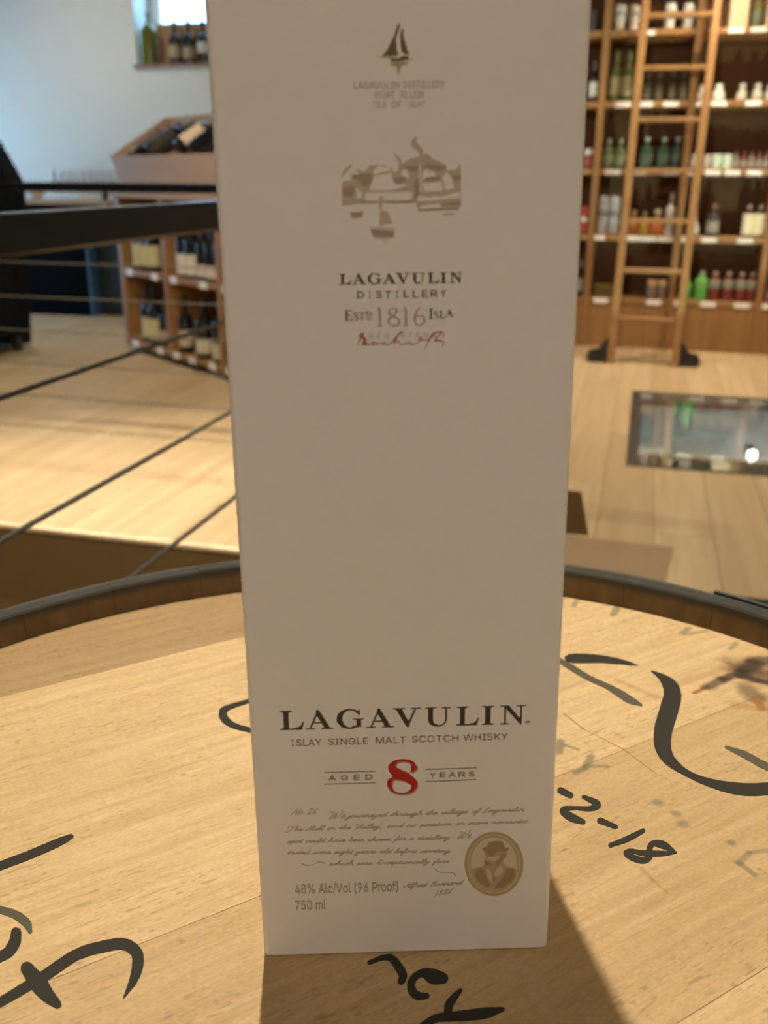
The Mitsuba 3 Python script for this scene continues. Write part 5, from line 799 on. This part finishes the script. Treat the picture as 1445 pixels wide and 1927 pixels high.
wine(-.42, .5505, .042, .335, 'plain dark wine bottle left of the middle upright on the display\'s middle shelf', None, 0, 0, y=.14, grp=GU)
for x, w in ((-.145, 'left'), (-.04, 'right')):
    wine(x, .5505, .048, .36, f'dark wine bottle with large white label, display\'s middle shelf, {w} one of two', CR, .02, .140, grp=GU)
for x, w in ((.10, 'first'), (.20, 'second'), (.30, 'third')):
    wine(x, .5505, .047, .34, f'dark wine bottle with low pinkish label, display\'s middle shelf, {w} of three from left', PK, .022, .092, grp=GU)
for x, w in ((-.70, 'left'), (-.60, 'right')):
    wine(x, .0805, .045, .375, f'dark wine bottle with yellow label, display\'s bottom shelf, {w} one of two', YL, .03, .165, grp=GL)
for x, w in ((-.455, 'left'), (-.36, 'right')):
    wine(x, .0805, .043, .32, f'dark wine bottle with dull pink label beside the middle upright, {w} one of two', (.46, .36, .31), .035, .108, grp=GL)
wine(-.185, .0805, .046, .34, 'dark wine bottle with small tan label, bottom shelf, right of the middle upright', (.60, .50, .36), .04, .142, grp=GL)
wine(.055, .0805, .055, .36, 'dark wine bottle with a cream label in the middle of the bottom shelf', (.70, .64, .46), .03, .118, grp=GL)
wine(.265, .0805, .062, .385, 'broad dark wine bottle with wide cream label at the right of the bottom shelf', (.72, .66, .48), .028, .124, grp=GL)
dtag = mikit.ply(placed(bx(-.045, .045, -.002, 0, -.022, .022, .0008), frame((0, 0, 0), -DD, DN, (0, 0, 1))), 'tag_white')
for z, xs, nm in ((.532, (-.79, -.43, -.175, .19, .450), 'middle'), (.062, (-.78, -.43, -.206, .0, .248, .450), 'bottom')):
    for i, x in enumerate(xs):
        key = thing('price_tag', f'white price tag on the angled display\'s {nm} shelf edge, {ORD[i]} from the left', 'price tag', 'price tags on the wine display')
        P = DP - DD * x + DN * .0035
        scene[key] = {**dtag, 'to_world': T().translate([P[0], P[1], z])}

# tilted open crate on top, with bottles lying in it
k = thing('tasting_crate', 'open tilted wooden crate with lying wine bottles, on top of the wine display', 'crate')
def slab(P, th, into):
    P = np.array(P, float); into = np.array(into, float) * th
    return placed(trimesh.convex.convex_hull(np.vstack([P, P + into])), DM)
fl_, bl_, fu, bu = (-.758, 0, 1.062), (-.79, .40, 1.30), (-.906, -.01, 1.254), (-.925, .41, 1.497)
XR = .96
part(k, 'front_board', slab([fl_, (XR, 0, 1.062), (XR, -.01, 1.254), fu], .016, (0, 1, 0)), 'crate_pine')
part(k, 'side_board', slab([fl_, bl_, bu, fu], .016, (1, 0, 0)), 'crate_pine')
part(k, 'side_board', slab([(XR + .0005, 0, 1.062), (XR + .0005, .415, 1.30), (XR + .0005, .425, 1.497), (XR + .0005, -.01, 1.254)], .016, (1, 0, 0)), 'crate_pine')
part(k, 'back_board', slab([bl_, (XR, .40, 1.30), (XR, .41, 1.497), bu], .016, (0, 1, 0)), 'crate_pine')
part(k, 'bottom_board', slab([(-.782, .018, 1.160), (XR, .018, 1.160), (XR, .397, 1.399), (-.825, .397, 1.399)], .014, (0, .5, -.86)), 'crate_pine')
part(k, 'foot', placed(trimesh.convex.convex_hull(np.array([(-.86, .06, 1.053), (-.74, .06, 1.053), (-.74, .10, 1.053), (-.86, .10, 1.053), (-.80, .06, 1.12), (-.76, .06, 1.12), (-.76, .10, 1.12), (-.80, .10, 1.12)])), DM), 'metal_grey', label='grey metal foot bracket')
part(k, 'prop', placed(bx(-.4, -.3, .36, .40, 1.0525, 1.30, .004), DM), 'crate_pine')
def lying(lab, x, y, h, r, ang, body, label=None, zoff=0.0):
    s_ = math.sin(math.radians(32.2)); c_ = math.cos(math.radians(32.2))
    along = np.array([math.sin(ang), math.cos(ang) * c_, math.cos(ang) * s_]); nrm = np.array([0, -s_, c_])
    side = np.cross(along, nrm)
    base = np.array([x, y, 1.160 + (y - .018) * (.239 / .379)]) + nrm * (r + .004 + zoff)
    M = DM @ frame(base, side, nrm, along)
    key = vessel('lying_bottle', 'wine', lab, 'bottle', 0, 0, 0, r, h, dict(body=(*body, .12), capsule=(*body, .3)), 'bottles lying in the tilted crate', M=M)
    if label is not None:
        scene[key + '__label'] = {**mikit.ply(lathe([(1.0, .12), (1.02, .12), (1.02, .55), (1.0, .55)]), None, 40), 'bsdf': dict(type='ref', id=tint(label, .6)), 'to_world': T(M) @ T().scale([r, r, h])}
lying('dark wine bottle with a yellowish label lying at the left end of the crate', -.755, .075, .33, .038, .02, (.02, .018, .012), (.55, .46, .22))
lying('dark wine bottle with a brown label lying across the left half of the crate', -.655, .098, .34, .054, .08, (.012, .010, .010), (.05, .03, .025))
lying('large dark green wine bottle lying slantwise in the middle of the crate', -.53, .105, .35, .060, .30, (.010, .014, .012), (.03, .022, .02))
lying('dark wine bottle with a pinkish cream label lying right of the middle of the crate', -.14, .108, .35, .063, .14, (.010, .012, .016), (.72, .55, .40))
lying('dark bottle lying beside the cream labelled one, against the white carton\'s edge', .04, .102, .35, .057, .04, (.008, .010, .016))
lying('dark wine bottle lying at the hidden right end of the crate', .45, .10, .35, .050, .0, (.012, .012, .012), (.6, .5, .4))

# ---------------------------------------------------------------- things on the window sill
def big_bottle(lab):
    key = thing('magnum_bottle', lab, 'bottle')
    mat('magnum_glass', (.115, .125, .018), .15)
    M = frame((-3.985, Y1 + .06, WIN[2]), (1, 0, 0), (0, 1, 0), (0, 0, 1))
    part(key, 'body', placed(lathe([(0, 0), (.058, 0), (.062, .01), (.062, .235), (.058, .255), (.035, .285), (.015, .305), (.012, .315), (.012, .372), (0, .372)], 24), M), 'magnum_glass', 40)
    part(key, 'collar', placed(lathe([(.012, .355), (.016, .357), (.016, .378), (.012, .380), (0, .380)], 20), M), tint((.03, .05, .06), .3), 40)
big_bottle('tall green magnum bottle alone at the left end of the window sill')
k = thing('wine_case_board', 'tan wooden wine case standing behind the bottles on the window sill', 'crate')
part(k, 'board', bx(-3.93, -3.30, Y1 + .15, Y1 + .165, WIN[2] + .0005, WIN[2] + .31, .003), 'crate_pine')
part(k, 'side_board', bx(-3.945, -3.9305, Y1 + .12, Y1 + .19, WIN[2] + .0005, WIN[2] + .31, .003), 'crate_pine')
for i, (x, r) in enumerate(((-3.765, .047), (-3.645, .047), (-3.520, .047))):
    key = vessel('sill_bottle', 'wine', ('dark wine bottle with a mottled tan label on the window sill, next to the magnum', 'dark wine bottle with a tan label in the middle of the window sill trio', 'dark wine bottle with a white label on the sill, cut by the white carton')[i], 'bottle', x, Y1 + .075, WIN[2], r, .315, dict(body=(.012, .014, .016), capsule=(.03, .03, .03)), 'wine bottles on the window sill')
    lz = ((.16, .45), (.12, .40), (.26, .50))[i]
    scene[key + '__label'] = {**mikit.ply(lathe([(1.0, lz[0]), (1.02, lz[0]), (1.02, lz[1]), (1.0, lz[1])]), None, 40), 'bsdf': dict(type='ref', id=tint(((.42, .34, .22), (.36, .31, .22), (.62, .58, .54))[i], .6)), 'to_world': T().translate([x, Y1 + .075, WIN[2]]) @ T().scale([r, r, .315])}

# ---------------------------------------------------------------- counter against the back wall, bowl, glasses
k = thing('bar_counter', 'black fronted counter with a tan wooden top against the white wall', 'counter')
part(k, 'body', bx(-6.45, -4.475, 7.19, Y1 - .005, 0, .902, .003), 'counter_black')
part(k, 'end_panel', bx(-4.4745, -4.455, 7.185, Y1 - .005, 0, .902, .002), 'counter_end', label='glossy blue-grey end panel')
part(k, 'worktop', bx(-6.47, -4.20, 7.16, Y1 - .003, .9025, .935, .006), 'crate_pine', label='tan wooden counter top')
k = thing('side_cabinet', 'low dark cabinet between the counter and the wine display', 'cabinet')
part(k, 'body', bx(-4.43, -3.3, 7.30, Y1 - .004, 0.0, .895, .004), tint((.012, .022, .025), .6))
part(k, 'door', bx(-4.40, -3.9, 7.284, 7.2995, .06, .86, .003), tint((.014, .024, .027), .6))
part(k, 'door', bx(-3.89, -3.35, 7.284, 7.2995, .06, .86, .003), tint((.014, .024, .027), .6))
k = thing('white_bowl', 'bright white bowl on the counter beside the black chair', 'bowl')
put(k, placed(lathe([(0, 0), (.04, 0), (.045, .008), (.078, .06), (.092, .112), (.087, .112), (.073, .06), (.04, .014), (0, .012)], 28), frame((-4.94, 7.258, .9355), (1, 0, 0), (0, 1, 0), (0, 0, 1))), 'china_white', 40)
scene['clear_glass'] = dict(type='principled', base_color=dict(type='rgb', value=[.9, .92, .95]), roughness=.15, spec_trans=.55, specular=.5)
gm = mikit.ply(lathe([(.027, 0), (.026, .003), (.004, .008), (.004, .085), (.018, .095), (.0285, .13), (.028, .165), (.025, .2)], 20), None, 40)
GW = 'clear stemmed glasses in a row on the counter'
for i, x in enumerate((-4.84, -4.77, -4.70, -4.63, -4.565, -4.50, -4.44, -4.38, -4.32, -4.26)):
    key = thing('wine_glass', f'clear stemmed glass on the counter, {ORD[i] if i < 8 else ("ninth", "tenth")[i-8]} from the left', 'glass', GW)
    scene[key] = {**gm, 'bsdf': dict(type='ref', id='clear_glass'), 'to_world': T().translate([x, 7.40, .9355]) @ T().scale([1.0, 1.0, 1.18])}
k = thing('black_stopper', 'small round black stopper stand at the right end of the counter', 'stopper')
part(k, 'ball', placed(trimesh.creation.icosphere(subdivisions=2, radius=.03), frame((-4.30, 7.27, .975), (1, 0, 0), (0, 1, 0), (0, 0, 1))), 'black_metal', True)
part(k, 'base', placed(lathe([(0, 0), (.03, 0), (.03, .008), (.01, .015), (.008, .012), (0, .012)], 18), frame((-4.30, 7.27, .9355), (1, 0, 0), (0, 1, 0), (0, 0, 1))), 'black_metal', 40)

# ---------------------------------------------------------------- black chair at the left edge
k = thing('black_armchair', 'black upholstered high-backed armchair at the left edge, behind the railing', 'chair')
side = Polygon([(-.09, .03), (-.07, .25), (-.02, .64), (-.005, .95), (0, 1.083), (-.077, 1.227), (-.139, 1.338), (-.25, 1.45), (-.36, 1.48), (-.47, 1.45), (-.58, 1.338), (-.64, 1.227), (-.715, 1.083), (-.71, .95), (-.695, .64), (-.645, .25), (-.63, .03)]).buffer(.015).buffer(-.015)
m = trimesh.creation.extrude_polygon(side, .15, engine='earcut')
part(k, 'backrest', placed(m, frame((-4.0, 5.77, 0.0), (1, 0, 0), (0, 0, 1), (0, -1, 0))), 'black_fabric')
part(k, 'seat', bx(-4.60, -4.12, 5.02, 5.618, .17, .47, .04), 'black_fabric')
part(k, 'arm', bx(-4.118, -4.03, 5.02, 5.618, .10, .66, .03), 'black_fabric')
part(k, 'arm', bx(-4.69, -4.602, 5.02, 5.618, .10, .66, .03), 'black_fabric')
for x in (-4.65, -4.07):
    for y in (5.06, 5.58): part(k, 'leg', bx(x - .025, x + .025, y - .025, y + .025, 0, .1005, .004), 'black_metal')

scene = {k_: v_ for k_, v_ in scene.items() if isinstance(v_, dict)}
